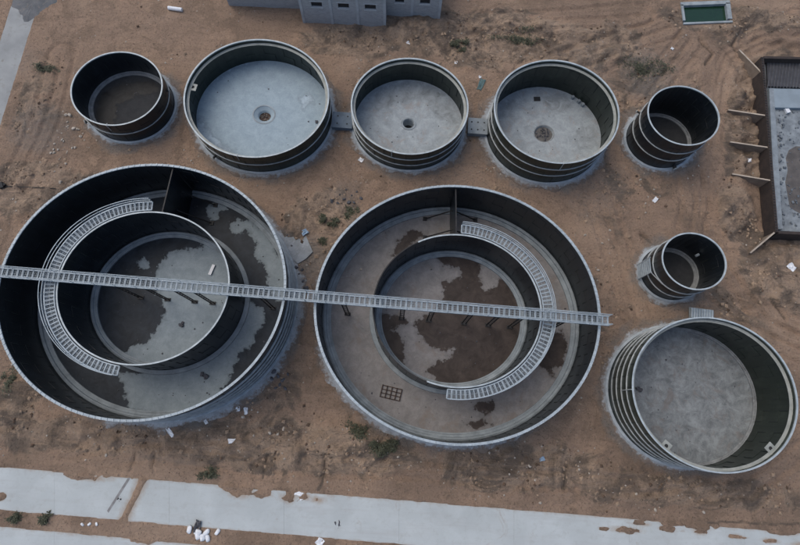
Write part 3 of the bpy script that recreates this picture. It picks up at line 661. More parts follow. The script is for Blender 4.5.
def inner_tank(key, label, h, fmat, wet, dry, base, a0, a1, hw):
    X, Y, R0, _ = T[key]; R = RIN
    o = empty('inner_tank', (X, Y, 0)); tag(o, label, 'tank', 'inner ring walls of the large tanks')
    wall_courses(o, R, h, 5, M['enamel_black'], 22)
    pr = [(R-.09, h-.05), (R+.07, h-.05), (R+.07, h+.03), (R-.09, h+.03)]
    if key == 'L': lathe('top_rim', pr, M['rim'], o, 220)
    else:
        lathe('top_rim', pr, M['rim'], o, 150, a0-.25, a1+.55)
        lathe('dark_rim', [(R-.07, h-.05), (R+.04, h-.05), (R+.04, h+.02), (R-.07, h+.02)], M['darksteel'], o, 120, a1+.56, a0-.26+2*math.pi)
    floor(o, 0, R-.06, fmat, X, Y, wet, dry, base)
    lathe('kerb_ring', [(R-.85, .05), (R-.05, .05), (R-.05, .26), (R-.16, .26), (R-.2, .42), (R-.42, .42), (R-.46, .22), (R-.66, .20), (R-.68, .26), (R-.85, .26)], M['kerb'], o, 200)
    lathe('outer_kerb', [(R+.05, .05), (R+.60, .05), (R+.55, .22), (R+.05, .36)], M['kerb'], o, 200)
    # arc walkway hung outside the rim
    wk = empty('walkway', (0, 0, h-.05)); wk.parent = o
    for r, w_ in ((R+.26, .10), (R+1.30, .12)):
        n = 90; lathe('side_beam', [(r-w_/2, -.18), (r+w_/2, -.18), (r+w_/2, .06), (r-w_/2, .06)], M['galv'], wk, n, a0, a1)
    n = int((a1-a0)*(R+.8)/.46)
    sh = None
    for i in range(n+1):
        a = a0+(a1-a0)*(i+.0)/n
        pp = Vector(((R+.78)*math.cos(a), (R+.78)*EY*math.sin(a), .01))
        q = MB().box((0, 0, 0), (.95, .17, .05)).build('crossbar', M['grate'], wk) if sh is None else bpy.data.objects.new('crossbar', sh)
        if sh is None: sh = q.data
        else: C.objects.link(q); q.parent = wk
        q.location = pp; q.rotation_euler = (0, 0, math.atan2(math.sin(a)/EY, math.cos(a)))
    g = MB()
    for i in range(int((a1-a0)*(R+.8)/.14)):
        a = a0+(a1-a0)*(i+.5)/int((a1-a0)*(R+.8)/.14); g.box(((R+.78)*math.cos(a), (R+.78)*EY*math.sin(a), -.03), (.94, .035, .03), math.atan2(math.sin(a)/EY, math.cos(a)))
    g.build('grating', M['grate'], wk)['kind'] = 'stuff'
    lathe('grating_bar', [(R+.76, -.03), (R+.80, -.03), (R+.80, .0), (R+.76, .0)], M['grate'], wk, 90, a0, a1)
    # hand rail on the outer edge
    n = int((a1-a0)*(R+1.3)/1.9)
    for i in range(n+1):
        a = a0+(a1-a0)*i/n; x, y = (R+1.32)*math.cos(a), (R+1.32)*EY*math.sin(a)
        MB().tube((x, y, 0), (x, y, 1.0), .025, 6).build('rail_post', M['galv'], wk)
    for zz in (.5, 1.0): lathe('hand_rail', [(R+1.285, zz-.03), (R+1.355, zz-.03), (R+1.355, zz+.03), (R+1.285, zz+.03)], M['galv'], wk, 80, a0, a1)
    for i in range(int((a1-a0)*R/3)):
        a = a0+(a1-a0)*(i+.5)/int((a1-a0)*R/3)
        MB().bar(((R+.02)*math.cos(a), (R+.02)*EY*math.sin(a), -1.2), ((R+1.2)*math.cos(a), (R+1.2)*EY*math.sin(a), -.15), .08).build('bracket_arm', M['band'], wk)
    return o
def ang_at(key, px_, py_, z):
    p = at(px_, py_, z); return math.atan2((p.y-T[key][1])/EY, p.x-T[key][0])

Z2 = lambda pts: [(150+x/4.956, 160+y/4.956) for x, y in pts]
Z8 = lambda pts: [(300+x/4.956, 280+y/4.956) for x, y in pts]
L_dry = [[(117, 372), (126, 397), (131, 409), (170, 418), (215, 404), (231, 377), (240, 352), (256, 343), (256, 333), (264, 322), (266, 313), (256, 303), (247, 299), (240, 318), (222, 342), (198, 360), (170, 371), (140, 374)],
         Z2([(395, 310), (440, 295), (490, 300), (560, 340), (600, 400), (640, 470), (645, 560), (590, 530), (540, 510), (510, 460), (530, 410), (500, 370), (470, 350), (430, 375), (395, 345)]),
         Z2([(275, 245), (310, 215), (370, 215), (385, 245), (350, 260), (330, 300), (300, 300), (280, 280)]), [(266, 262), (280, 255), (288, 275), (286, 300), (276, 300), (268, 285)]]
LI_dry = [[(158, 267), (170, 252), (182, 250), (195, 250), (205, 243), (218, 243), (232, 260), (240, 290), (238, 320), (225, 345), (200, 362), (165, 370), (130, 368), (121, 356), (131, 346), (148, 341), (158, 328), (166, 309), (158, 294), (156, 280)],
          [(137, 262), (142, 258), (150, 261), (148, 268), (140, 268)]]
LI_wet2 = [[(182, 263), (188, 250), (195, 254), (192, 267), (186, 270)]]
big_tank('L', 'large double walled tank at left with wet dark floor and pale dry patches', [1.2, 2.4, 3.6, 5.0], 6, 11, M['fl_left'], (), L_dry, 3.0)
o = inner_tank('L', 'black inner ring with arc walkway on its left side, inside the left large tank', .1070*K, M['fl_left'], (), LI_dry, 3.0,
           ang_at('L', 152, 204, .107*K), ang_at('L', 120, 364, .107*K)+2*math.pi, None)
MI_wet = [Z8([(385, 165), (440, 180), (525, 188), (535, 215), (480, 228), (450, 250), (482, 262), (512, 310), (520, 400), (530, 460), (480, 440), (395, 345), (372, 230)]),
          [(441, 280), (444, 294), (441, 302), (429, 314), (415, 323), (416, 330), (423, 338), (429, 346), (441, 350), (455, 350), (453, 356), (441, 361), (429, 369), (428, 373), (435, 374), (439, 388), (455, 396), (485, 392), (505, 381), (525, 358), (532, 330), (533, 300), (525, 270), (510, 252), (480, 246), (455, 246), (436, 253), (442, 266), (460, 268), (462, 277), (451, 281)]]
MI_dry = [[(479.6, 268), (484, 260), (493, 264), (503, 277), (495, 286), (488, 293), (480, 288)]]
M_wet = [[(537, 365), (543, 354), (552, 334), (563, 330), (568, 347), (563, 363), (552, 370), (555, 377), (552, 379), (548, 370)],
         [(476, 401), (491, 400), (495, 405), (484, 415), (477, 410)], [(393, 256), (399, 242), (411, 229), (426, 234), (414, 242), (402, 252)], [(463, 424), (480, 420), (492, 424), (478, 430)]]
big_tank('M', 'large double walled tank in the centre with brown grey floor', [1.2, 2.4, 3.6, 4.9], 6, 12, M['fl_mid'], M_wet, (), -3.0)
_a1 = ang_at('M', 462, 226, .098*K); _a0 = ang_at('M', 447, 396, .098*K)
inner_tank('M', 'black inner ring with arc walkway on its right side, inside the central tank', .0975*K, M['fl_mid'], MI_wet, MI_dry, -3.0, _a0, _a1, None)

# partition walls between the two rings, with raking struts
def partition(key, h, pa, label):
    X, Y, R, _ = T[key]; o = empty('partition_wall', (X, Y, 0)); tag(o, label, 'wall')
    a = pa; c, s = math.cos(a), math.sin(a)
    p = Vector(((RIN+.1)*c, (RIN+.1)*EY*s, 0)); q = Vector(((R-.08)*c, (R-.08)*EY*s, 0)); n = 3
    for i in range(n):
        u = p+(q-p)*(i/n); v = p+(q-p)*((i+1)/n-.004); mid = (u+v)/2
        MB().box((mid.x, mid.y, h/2+.06), ((v-u).length, .09, h), math.atan2((q-p).y, (q-p).x)).build('wall_panel', M['enamel_black'], o)
    MB().bar(p+Vector((0, 0, h+.08)), q+Vector((0, 0, h+.08)), .13, .06).build('cap_rail', M['darksteel'], o)
    d = (q-p).normalized(); nrm = Vector((-d.y, d.x, 0))
    for f in (.28, .72):
        for sg in (-1, 1):
            top = p+(q-p)*f+Vector((0, 0, h*.52))+nrm*sg*.05; bot = p+(q-p)*f+nrm*sg*3.1+Vector((0, 0, .12))
            st = MB().bar(top, bot, .12).build('strut', M['darksteel'], o)
            MB().box(bot, (.5, .5, .12)).build('foot_plate', M['darksteel'], st)
    return o
partition('L', 6.6, ang_at('L', 171, 172, .108*K), 'black partition wall between the two rings of the left large tank')
partition('M', 6.1, ang_at('M', 456, 190, .1*K), 'black partition wall with raking struts between the rings of the central tank')

# access bridges -----------------------------------------------------------
def bridge(pA, pB, z, label, cols, seed):
    A = at(*pA, z); B = at(*pB, z); d = B-A; Lg = d.length
    o = empty('access_bridge', A, math.atan2(d.y, d.x)); tag(o, label, 'bridge', 'steel access bridges')
    for s in (-1, 1):
        MB().box((Lg/2, s*.47, -.06), (Lg, .10, .30)).build('side_beam', M['galv'], o)
        for zz in (.55, 1.05): MB().tube((0, s*.50, zz), (Lg, s*.50, zz), .035, 6).build('hand_rail', M['galv'], o)
        n = int(Lg/2.1); pm = None
        for i in range(n+1):
            q = MB().tube((0, 0, 0), (0, 0, 1.05), .025, 6).build('rail_post', M['galv'], o) if pm is None else bpy.data.objects.new('rail_post', pm)
            if pm is None: pm = q.data
            else: C.objects.link(q); q.parent = o
            q.location = (Lg*i/n, s*.50, 0)
    n = int(Lg/.54); sh = None
    for i in range(n+1):
        q = MB().box((0, 0, 0), (.19, .84, .05)).build('crossbar', M['grate'], o) if sh is None else bpy.data.objects.new('crossbar', sh)
        if sh is None: sh = q.data
        else: C.objects.link(q); q.parent = o
        q.location = (.15+(Lg-.3)*i/n, 0, .02)
    g = MB()
    for i in range(int(Lg/.14)): g.box((.07+i*.14, 0, -.03), (.035, .84, .03))
    g.build('grating', M['grate'], o)['kind'] = 'stuff'
    for yy in (-.21, 0, .21): MB().box((Lg/2, yy, -.055), (Lg, .03, .02)).build('grating_bar', M['grate'], o)
    for f in cols:                                     # lattice legs down to the tank floor
        t_ = empty('trestle', (Lg*f, 0, 0)); t_.parent = o
        for sx in (-.22, .22): MB().bar((sx, -.25, -.2), (sx, -.25, .08-z), .10).build('leg', M['darksteel'], t_)
        k = 9
        for i in range(k):
            z0 = -.3-(z-.6)*i/k; MB().bar((-.22, -.25, z0), (.22, -.25, z0-(z-.6)/k*(i % 2)*.0), .07).build('rung', M['darksteel'], t_)
        MB().box((0, -.25, .11-z), (.7, .4, .10)).build('base_plate', M['darksteel'], t_)
    return o
bridge((-30, 269.9), (306, 296.7), 7.30, 'long pale steel access bridge spanning the left large tank', (.42, .51, .60, .66, .86), 1)
bridge((306.5, 296.75), (609, 321), 7.30, 'long pale steel access bridge spanning the central large tank', (.12, .32, .42, .55, .64, .72, .86), 2)
# ------------------------------------------------------------------ building at the top
def building():
    A = Vector((*BLD[0], 0)); B = Vector((*BLD[1], 0)); d = B-A; W = d.length; rz = math.atan2(d.y, d.x)
    o = empty('block_building', A, rz); tag(o, 'unfinished grey block building with small dark windows at the top edge', 'building')
    inv = Matrix.Rotation(-rz, 4, 'Z')
    def loc(px_, py_, z): return inv @ (at(px_, py_, z)-A)
    H = 5.2
    def facade(x0, x1, y, wins, zbase=-.3, depth=.24, pil=()):
        xs = sorted({x0, x1, *[v for w_ in wins for v in w_[:2]]}); zs = sorted({zbase, H, *[v for w_ in wins for v in w_[2:]]})
        mb = MB()
        for i in range(len(xs)-1):
            for j in range(len(zs)-1):
                cx, cz = (xs[i]+xs[i+1])/2, (zs[j]+zs[j+1])/2
                if any(w_[0] < cx < w_[1] and w_[2] < cz < w_[3] for w_ in wins): continue
                mb.box((cx, y+depth/2, cz), (xs[i+1]-xs[i], depth, zs[j+1]-zs[j]))
        mb.build('wall', M['block'], o)
        for a, b_, c_, e in wins:
            wn = MB().box(((a+b_)/2, y+.20, (c_+e)/2), (b_-a-.02, .03, e-c_-.02)).build('window', M['black'], o)  # black sheet stands in for the dark interior behind the open window
            MB().box(((a+b_)/2, y-.03, c_-.06), (b_-a+.2, .16, .10)).build('sill', M['cement'], wn)
            MB().box(((a+b_)/2, y+.01, e+.10), (b_-a+.4, .06, .20)).build('lintel', M['cement'], wn)
        for x in pil: MB().box((x, y-.012, (H+zbase)/2), (.34, .08, H-zbase)).build('pilaster', M['cement'], o)
    def win(px0, px1, y, zz=(3.1, 4.0)):
        a = loc(px0, 4, 3.6); b_ = loc(px1, 4, 3.6); return (a.x, b_.x, *zz)
    facade(0, W, 0, [win(311, 322, 0), win(338, 349, 0), win(365, 376, 0)], pil=(.18, W*.36, W*.67, W-.18))
    # set-back wing to the right
    p = loc(440, 16.5, 0); q = loc(388, 18.5, 0); y2 = (p.y+q.y)/2
    def win2(px0, px1, zz=(2.65, 3.5)): a = loc(px0, 2, 2.8); b_ = loc(px1, 2, 2.8); return (a.x, b_.x, *zz)
    facade(W+.01, p.x, y2, [win2(395, 404), win2(420, 430)], pil=(W+(p.x-W)*.47, p.x-.18))
    MB().box((W-.12, y2/2+.24, H/2-.15), (.24, y2-.02, H+.3)).build('side_wall', M['block'], o)
    MB().box((p.x-.12, y2+5, H/2-.15), (.24, 9.5, H+.3)).build('side_wall', M['block'], o)
    # left wing, set back, plain
    l0 = loc(229, 5, 0); l1 = loc(303, 9, 0); y3 = (l0.y+l1.y)/2
    facade(l0.x, -.01, y3, [], pil=())
    MB().box((.12, y3/2+.24, H/2-.15), (.236, abs(y3)-.5, H+.3)).build('side_wall', M['block'], o)
    MB().box((l0.x+.12, y3+5, H/2-.15), (.24, 9.4, H+.3)).build('side_wall', M['block'], o)
    MB().box(((l0.x+p.x)/2, max(y2, y3)+5.2, H+.1), (p.x-l0.x+.4, 11.4, .2)).build('roof', M['concrete'], o)
    MB().box((W/2, (y2)/2+.3, H+.105), (W+.3, y2+.9, .2)).build('porch_roof', M['concrete'], o)
building()

# ------------------------------------------------------------------ small green basin
o = empty('water_basin', (POND[0][0], POND[0][1], 0)); tag(o, 'small rectangular concrete basin of green water at the top right', 'basin')
pl = [(x-POND[0][0], y-POND[0][1]) for x, y in POND]
cx, cy = sum(p[0] for p in pl)/4, sum(p[1] for p in pl)/4
for i in range(4):
    a, b_ = Vector((*pl[i], 0)), Vector((*pl[(i+1) % 4], 0)); d = (b_-a); L_ = d.length; mid = (a+b_)/2; wd = (.55, .60, .28, .32)[i]
    inn = (Vector((cx, cy, 0))-mid).normalized()*wd/2
    L2 = L_ if i % 2 == 0 else L_-1.0
    off = Vector((0, 0, 0))
    if i % 2 == 1: off = Vector((0, .1, 0))
    MB().box(mid+inn+off+Vector((0, 0, -.55)), (L2, wd, 1.5), math.atan2(d.y, d.x)).build('kerb_wall', M['kerb'], o)
mesh('water', [(x+(cx-x)*.06, y+(cy-y)*.06, -.25) for x, y in pl], [[3, 2, 1, 0]], M['gwater'], o)

# ------------------------------------------------------------------ new basin at the right edge
o = empty('concrete_basin', (BAS[0][0], BAS[0][1], 0)); tag(o, 'concrete basin under construction with brown formwork edge at the right side', 'basin')
P = [Vector((x-BAS[0][0], y-BAS[0][1], 0)) for x, y in BAS]
WH = 1.7
def wl(a, b_, nm='wall', th=.35):
    d = b_-a; MB().box((a+b_)/2+Vector((0, 0, WH/2-.6)), (d.length, th, WH+1.2), math.atan2(d.y, d.x)).build(nm, M['rustform'], o)
wl(P[0], P[3]); wl(P[3]+Vector((.2, 0, 0)), P[2]); wl(P[0]+Vector((.2, 0, 0)), P[1]); wl(P[1], P[2])
d = (P[3]-P[0]); L_ = d.length; u = d.normalized(); nn = Vector((-u.y, u.x, 0))
if nn.x > 0: nn = -nn
n = 66; sh = None
for i in range(n):
    q = MB().box((0, 0, 0), (.13, .13, .5)).build('form_stud', M['black'], o) if sh is None else bpy.data.objects.new('form_stud', sh)
    if sh is None: sh = q.data
    else: C.objects.link(q); q.parent = o
    q.location = P[0]+u*(L_*(i+.5)/n)+nn*.05+Vector((0, 0, WH-.16)); q.rotation_euler = (0, 0, math.atan2(u.y, u.x))
def inn(px_, py_, z): v = at(px_, py_, z); return Vector((v.x-BAS[0][0], v.y-BAS[0][1], z))
fl = [P[0]+Vector((.15, -.15, 0)), P[1], P[2], P[3]+Vector((.15, .15, 0))]
MB().prism([(p.x, p.y) for p in fl][::-1], -.9, .45).build('floor_slab', simple('wet_concrete', (.25, .275, .285), (.13, .145, .155), .8, .6, 0, .3, .02, c3=(.05, .055, .06)), o)
MB().prism([(p.x, p.y) for p in (inn(768, 86, .8), inn(767, 60, .8), inn(900, 62, .8), inn(900, 90, .8))][::-1], .46, .78).build('upper_slab', simple('dark_plate', (.06, .06, .065), (.04, .04, .045), 1, .7, 0, .2), o)
for k in range(40):
    a = inn(767.5+k*3.2, 88, .85); b_ = inn(771.5+k*3.2, 58, .85); MB().bar((a.x, a.y, .83), (b_.x, b_.y, .83), .06, .05).build('reinforcing_bar', M['barsteel'], o)
MB().prism([(p.x, p.y) for p in (inn(769.5, 88, 1), inn(776, 229, 1), inn(783, 229, 1), inn(778, 150, 1), inn(774, 88, 1))], .47, .95).build('bench', simple('pale_bench', (.25, .285, .305), (.16, .18, .195), .9, .85, 0, .3, c3=(.31, .34, .36)), o)
MB().prism([(p.x, p.y) for p in (inn(770, 88, 1), inn(774.1, 107, 1), inn(900, 109, 1), inn(900, 91, 1))], .47, .92).build('bench', simple('pale_bench_top', (.25, .30, .335), (.20, .24, .265), .5, .85, 0, .2), o)
MB().prism([(p.x, p.y) for p in (inn(789, 150, .5), inn(786, 158, .5), inn(788, 170, .5), inn(785.5, 182, .5), inn(788, 196, .5), inn(790, 207, .5), inn(796, 211, .5), inn(805, 216, .5), inn(860, 214, .5), inn(860, 150, .5), inn(796, 146, .5))], .452, .47).build('mud', simple('grey_mud', (.12, .105, .095), (.07, .063, .058), .8, .7, 0, .5, .05), o)
rb = MB()
for i in range(110):
    v = inn(779+22*random.random()**1.5, random.uniform(109, 226), .5); s = .08+.32*random.random()**2
    rb.box((v.x, v.y, .5+s*.12), (s, s*.7, s*.4), random.random()*6, random.random()*.6, random.random()*.6)
rb.build('rubble', simple('blue_grey_rubble', (.15, .17, .19), (.08, .09, .10), 1.5, .9), o)['kind'] = 'stuff'
v = inn(786.5, 111, .5); MB().box((v.x, v.y, .62), (.5, .7, .3), .4).build('bag', M['white'], o)
# raking buttress boards beside the formwork
props = [((739, 50), (764, 76), 'topmost of the five raking boards propping the brown formwork'), ((728, 110), (766, 116), 'second raking board from the top against the brown formwork'),
         ((730, 142), (769, 148), 'middle raking board of the five against the brown formwork'), ((732, 174), (771.5, 181), 'fourth raking board from the top against the brown formwork'),
         ((750, 253), (776, 231), 'lowest raking board, at the bottom corner of the brown formwork')]
for (a, b_, lab) in props:
    A_ = at(*a, .25); B_ = at(*b_, 1.45); A_.z = gz(A_.x, A_.y)+.05
    A_ = at(*a, A_.z+.3); A_.z -= .3
    d = (B_-A_); d.z = 0; L_ = d.length; nrm = Vector((-d.y, d.x, 0)).normalized()*.055
    o2 = empty('raking_board', A_, 0); tag(o2, lab, 'board', 'raking boards against the formwork')
    zt0, zt1, zb = .30, 1.5-A_.z, -.5
    V = []
    for s in (-1, 1):
        V += [nrm*s+Vector((0, 0, zb)), d+nrm*s+Vector((0, 0, zb)), d+nrm*s+Vector((0, 0, zt1)), nrm*s+Vector((0, 0, zt0))]
    mesh('panel', V, [[0, 1, 2, 3], [7, 6, 5, 4], [0, 4, 5, 1], [1, 5, 6, 2], [2, 6, 7, 3], [3, 7, 4, 0]], simple('board', (.24, .19, .145), (.17, .13, .10), 1.5, .9), o2)
    MB().bar(Vector((0, 0, zt0+.05)), d+Vector((0, 0, zt1+.05)), .17, .08).build('top_rail', M['paletimber'], o2)

# ------------------------------------------------------------------ chambers and slabs between tanks
def chamber(p0, p1, label, holes, mat):
    A_, B_ = at(*p0), at(*p1); x0, x1 = sorted((A_.x, B_.x)); y0, y1 = sorted((A_.y, B_.y)); W_, D_ = x1-x0, y1-y0
    o = empty('duct_box', ((x0+x1)/2, (y0+y1)/2, 0)); tag(o, label, 'duct box')
    MB().box((0, 0, .25), (W_, D_, .9)).build('body', mat, o)
    lid = MB().box((0, 0, .74), (W_+.12, D_+.12, .10)).build('cover', mat, o)
    for i in range(holes):
        for j in range(2):
            MB().tube((-W_/2+W_*(i+.5)/holes, -D_/4+D_/2*j, .785), (-W_/2+W_*(i+.5)/holes, -D_/4+D_/2*j, .80), .11, 10).build('hole_shade', M['black'], lid)  # black discs on the cover, painted shade in place of open holes
chamber((468, 121), (486, 137), 'grey box with rows of holes between the two upper middle tanks', 3, M['kerb'])
chamber((334, 115), (352, 131), 'blue grey box between the pale floored tank and its right neighbour', 2, simple('blue_grey_concrete', (.16, .20, .24), (.11, .14, .17), 1, .9))
# broken slab beside the left large tank
pts = ats([(284, 238), (296, 232), (306, 236), (313, 252), (306, 259), (298, 264), (288, 256)]); c = sum(pts, Vector())/len(pts)
o = MB().prism([(p.x-c.x, p.y-c.y) for p in pts][::-1], -.2, .16).build('broken_slab', simple('broken_concrete', (.30, .32, .33), (.22, .23, .23), 1, .95, 0, .6, .04, c3=(.38, .39, .40))); o.location = c
tag(o, 'pale broken concrete slab lying right of the left large tank', 'slab')
def crumple(name, px_, py_, sx, sy, mat, label, cat, group=None, seed=0, zz=.12):
    c = at(px_, py_); z0 = gz(c.x, c.y); k = 7; r = random.Random(seed); V = []
    for i in range(k):
        for j in range(k):
            x = (i/(k-1)-.5)*sx*(.85+.07*math.sin(j*.9+seed)+.03*r.uniform(-1, 1)); y = (j/(k-1)-.5)*sy*(.85+.10*math.sin(i*.8+seed*2)+.03*r.uniform(-1, 1)); V.append((x, y, z0+zz*(.3+.5*r.random()+.4*math.sin(i*1.1+seed)*math.sin(j*.9))))
    F = [[i*k+j, (i+1)*k+j, (i+1)*k+j+1, i*k+j+1] for i in range(k-1) for j in range(k-1)]
    o = mesh(name, V, F, mat, None, False); o.location = (c.x, c.y, 0); o.rotation_euler = (0, 0, r.uniform(0, 3))
    md = o.modifiers.new('thickness', 'SOLIDIFY'); md.thickness = .03
    tag(o, label, cat, group); return o
crumple('plastic_sheet', 305, 233, .9, .8, M['blue'], 'crumpled pale blue sheet on the broken slab', 'sheet', seed=1, zz=.25)
crumple('plastic_sheet', 481, 84.5, 2.0, .8, M['teal'], 'teal sheet lying left of the black mat tank', 'sheet', seed=2)
crumple('white_bag', 792, 267, 1.0, 1.1, M['white'], 'white bag alone on bare soil at the right edge', 'bag', seed=3, zz=.3)
crumple('white_bag', 427, 67, .0001+.9, .7, M['white'], 'white scrap on rough soil above the black drain tank', 'scrap', seed=4, zz=.2) if False else None
WS = [(408, 42, .6, .5, 'white scrap above the tank with the black drain'), (456, 62, .5, .4, 'white scrap just right of the black drain tank rim'), (480, 77, .4, .4, 'small white scrap left of the teal sheet corner'),
      (361, 160, .7, .6, 'white scrap at the lower left foot of the black drain tank'), (298, 494, 1.7, 1.0, 'torn white sheet on soil spilled over the road'), (170, 432, 1.6, .45, 'long white sheet below the left large tank'),
      (206, 422, .6, .4, 'curled white scrap right of the long white sheet'), (234, 441, .6, 1.3, 'white rag on soil below the left large tank'), (320, 542, .9, .9, 'white rag on the soil strip under the road'),
      (437, 539, .0, 0, ''), (246, 411, .9, .5, 'white rubble scrap beside the lower right of the left tank'), (238, 409, .6, .5, 'small white scrap next to the rubble below the left tank'), (542, 459, .5, .7, 'blue grey scrap right below the central tank'),
      (671, 50, .45, .4, 'white scrap on bare sand under the green basin'), (655, 200, .9, .5, 'pale scrap between the two small right hand tanks'), (749, 160, .8, .6, 'white scrap between two raking boards'), (269, 545, .0, 0, '')]
for i, (x, y, a, b_, lab) in enumerate(WS):
    if a: crumple('white_scrap', x, y, a, b_, M['white'] if 'blue' not in lab else M['blue'], lab, 'scrap', 'white scraps on the soil', 20+i, .15)
# white pipe
c = at(176, 10); o = MB().tube((-.95, .0, gz(c.x, c.y)+.25), (.95, -.05, gz(c.x, c.y)+.25), .26, 16).build('white_pipe', M['white'], None, False); o.location = (c.x, c.y, 0); o.rotation_euler = (0, 0, -.05); tag(o, 'short white pipe lying on sand at the top left', 'pipe')
# bags on the strip between the roads
bi = 0
def bag(px_, py_, s, label, group, name='white_sack'):
    c = at(px_, py_); z0 = max(gz(c.x, c.y), 0); V = []; F = []; r = random.Random(int(px_*13+py_)); nu, nv = 10, 6
    for i in range(1, nv):
        ph = math.pi*i/nv-math.pi/2
        for j in range(nu):
            th = 2*math.pi*j/nu; k = 1+.18*r.uniform(-1, 1); V.append((s*math.copysign(abs(math.cos(th))**.6, math.cos(th))*math.cos(ph)*k, s*.65*math.copysign(abs(math.sin(th))**.6, math.sin(th))*math.cos(ph)*k, s*.35*math.sin(ph)*k))
    V += [(0, 0, -s*.35), (0, 0, s*.35)]; n = len(V)
    for i in range(nv-2):
        for j in range(nu): F.append([i*nu+j, i*nu+(j+1) % nu, (i+1)*nu+(j+1) % nu, (i+1)*nu+j])
    for j in range(nu): F.append([n-2, (j+1) % nu, j]); F.append([(nv-2)*nu+j, (nv-2)*nu+(j+1) % nu, n-1])
    o = mesh(name, V, F, M['white'], None, True); o.location = (c.x, c.y, z0+s*.28); o.rotation_euler = (r.uniform(-.2, .2), r.uniform(-.2, .2), r.uniform(0, 3)); tag(o, label, 'sack' if name == 'white_sack' else 'stone', group)
for x, y, s in ((190, 529, .42), (198, 532, .45), (203, 537, .42), (207, 532, .4), (208, 538, .38), (198.5, 536, .4)):
    bag(x, y, s, 'white sack in the dumped heap on the soil strip between the roads', 'white sacks between the roads')
bag(218, 532, .33, 'single white sack just right of the dumped sack heap', 'white sacks between the roads')
for x, nm in ((83, 'left'), (90, 'middle'), (97.3, 'right')): bag(x, 524.3 if x < 89 else 524, .2, nm+'most of three small white stones in a row between the roads' if nm != 'middle' else 'middle one of three small white stones in a row between the roads', 'white stones between the roads', 'white_stone')
crumple('dark_tarp', 198, 526.5, 1.5, .7, M['darkstone'], 'dark tarp scrap on the heap of white sacks', 'tarp', seed=9, zz=.4)
crumple('dark_tarp', 338, 524, .6, .8, M['darkstone'], 'black rag lying on the pale road surface', 'rag', seed=10, zz=.2).location.z = ROADZ-.02
crumple('dark_tarp', 120, 499, .45, .45, M['black'], 'small dark lump on the road beside the soil strip', 'rag', seed=12, zz=.2).location.z = ROADZ-.02
# steel mesh frame on the floor of the central tank
c = at(391, 393, .1); o = empty('steel_frame', (c.x, c.y, .07), -.16); tag(o, 'rusty rectangular steel frame lying on the central tank floor', 'frame')
for i in range(4): MB().box((0, -.65+i*.43, .05), (2.3, .09, .09)).build('bar', M['rust'], o)
for i in range(5): MB().box((-1.12+i*.56, 0, .13), (.09, 1.4, .07)).build('bar', M['rust'], o)
# loose things on tank floors
def lump(name, px_, py_, s, mat, label, cat, z=.08):
    c = at(px_, py_, z); mb = MB(); r = random.Random(int(px_*7+py_))
    for i in range(5): mb.box((r.uniform(-s, s)*.6, r.uniform(-s, s)*.4, s*.2), (s*r.uniform(.5, 1), s*r.uniform(.3, .7), s*.4), r.uniform(0, 3), r.uniform(-.4, .4), r.uniform(-.4, .4))
    o = mb.build(name, mat); o.location = c; tag(o, label, cat)
lump('debris_heap', 205, 375.5, .55, M['darkstone'], 'dark debris heap on the pale floor of the left tank', 'debris')
lump('debris_heap', 182, 325, .5, M['darkstone'], 'small debris heap on the floor inside the left inner ring', 'debris')
lump('debris_heap', 361, 270, .3, M['stone'], 'small pale debris on the left side of the central tank floor', 'debris')
lump('debris_heap', 316, 122, .3, M['darkstone'], 'dark debris on the right side of the pale blue floor', 'debris')
lump('debris_heap', 639.5, 389, .45, M['darkstone'], 'dark debris at the left edge of the dusty floor', 'debris')
c = at(212, 270, .1); o = MB().box((0, 0, .1), (.35, 1.3, .16)).build('white_board', M['white']); o.location = c; o.rotation_euler = (0, 0, -.25); tag(o, 'white board lying on the dry floor inside the left inner ring', 'board')
# ribbed panels behind the lower right tank
A_ = at(690, 313); o = empty('ribbed_panel', (A_.x, A_.y, .1), -.05); tag(o, 'pale ribbed panels stacked behind the lower right tank', 'panel')
for i in range(9): MB().tube((i*.30, -.6, .25), (i*.30+.05, .55, .25), .16, 8).build('rib', M['galv'], o)
MB().box((1.2, 0, .05), (2.8, 1.3, .10)).build('base_sheet', M['band'], o)
# pole lying at the left edge
A_ = at(4, 187); B_ = at(58, 190); g0 = gz(A_.x, A_.y); o = empty('lying_pole', (A_.x, A_.y, g0)); tag(o, 'thin dark pole with a black head lying at the left edge', 'pole')
MB().tube((0, 0, .15), (B_.x-A_.x, B_.y-A_.y, .12+gz(B_.x, B_.y)-g0), .05, 8).build('shaft', M['darksteel'], o)
MB().box((0, 0, .3), (.55, .7, .5), .4, .2).box((.25, .1, .25), (.4, .3, .4), 1.0, .3).build('head', M['black'], o)

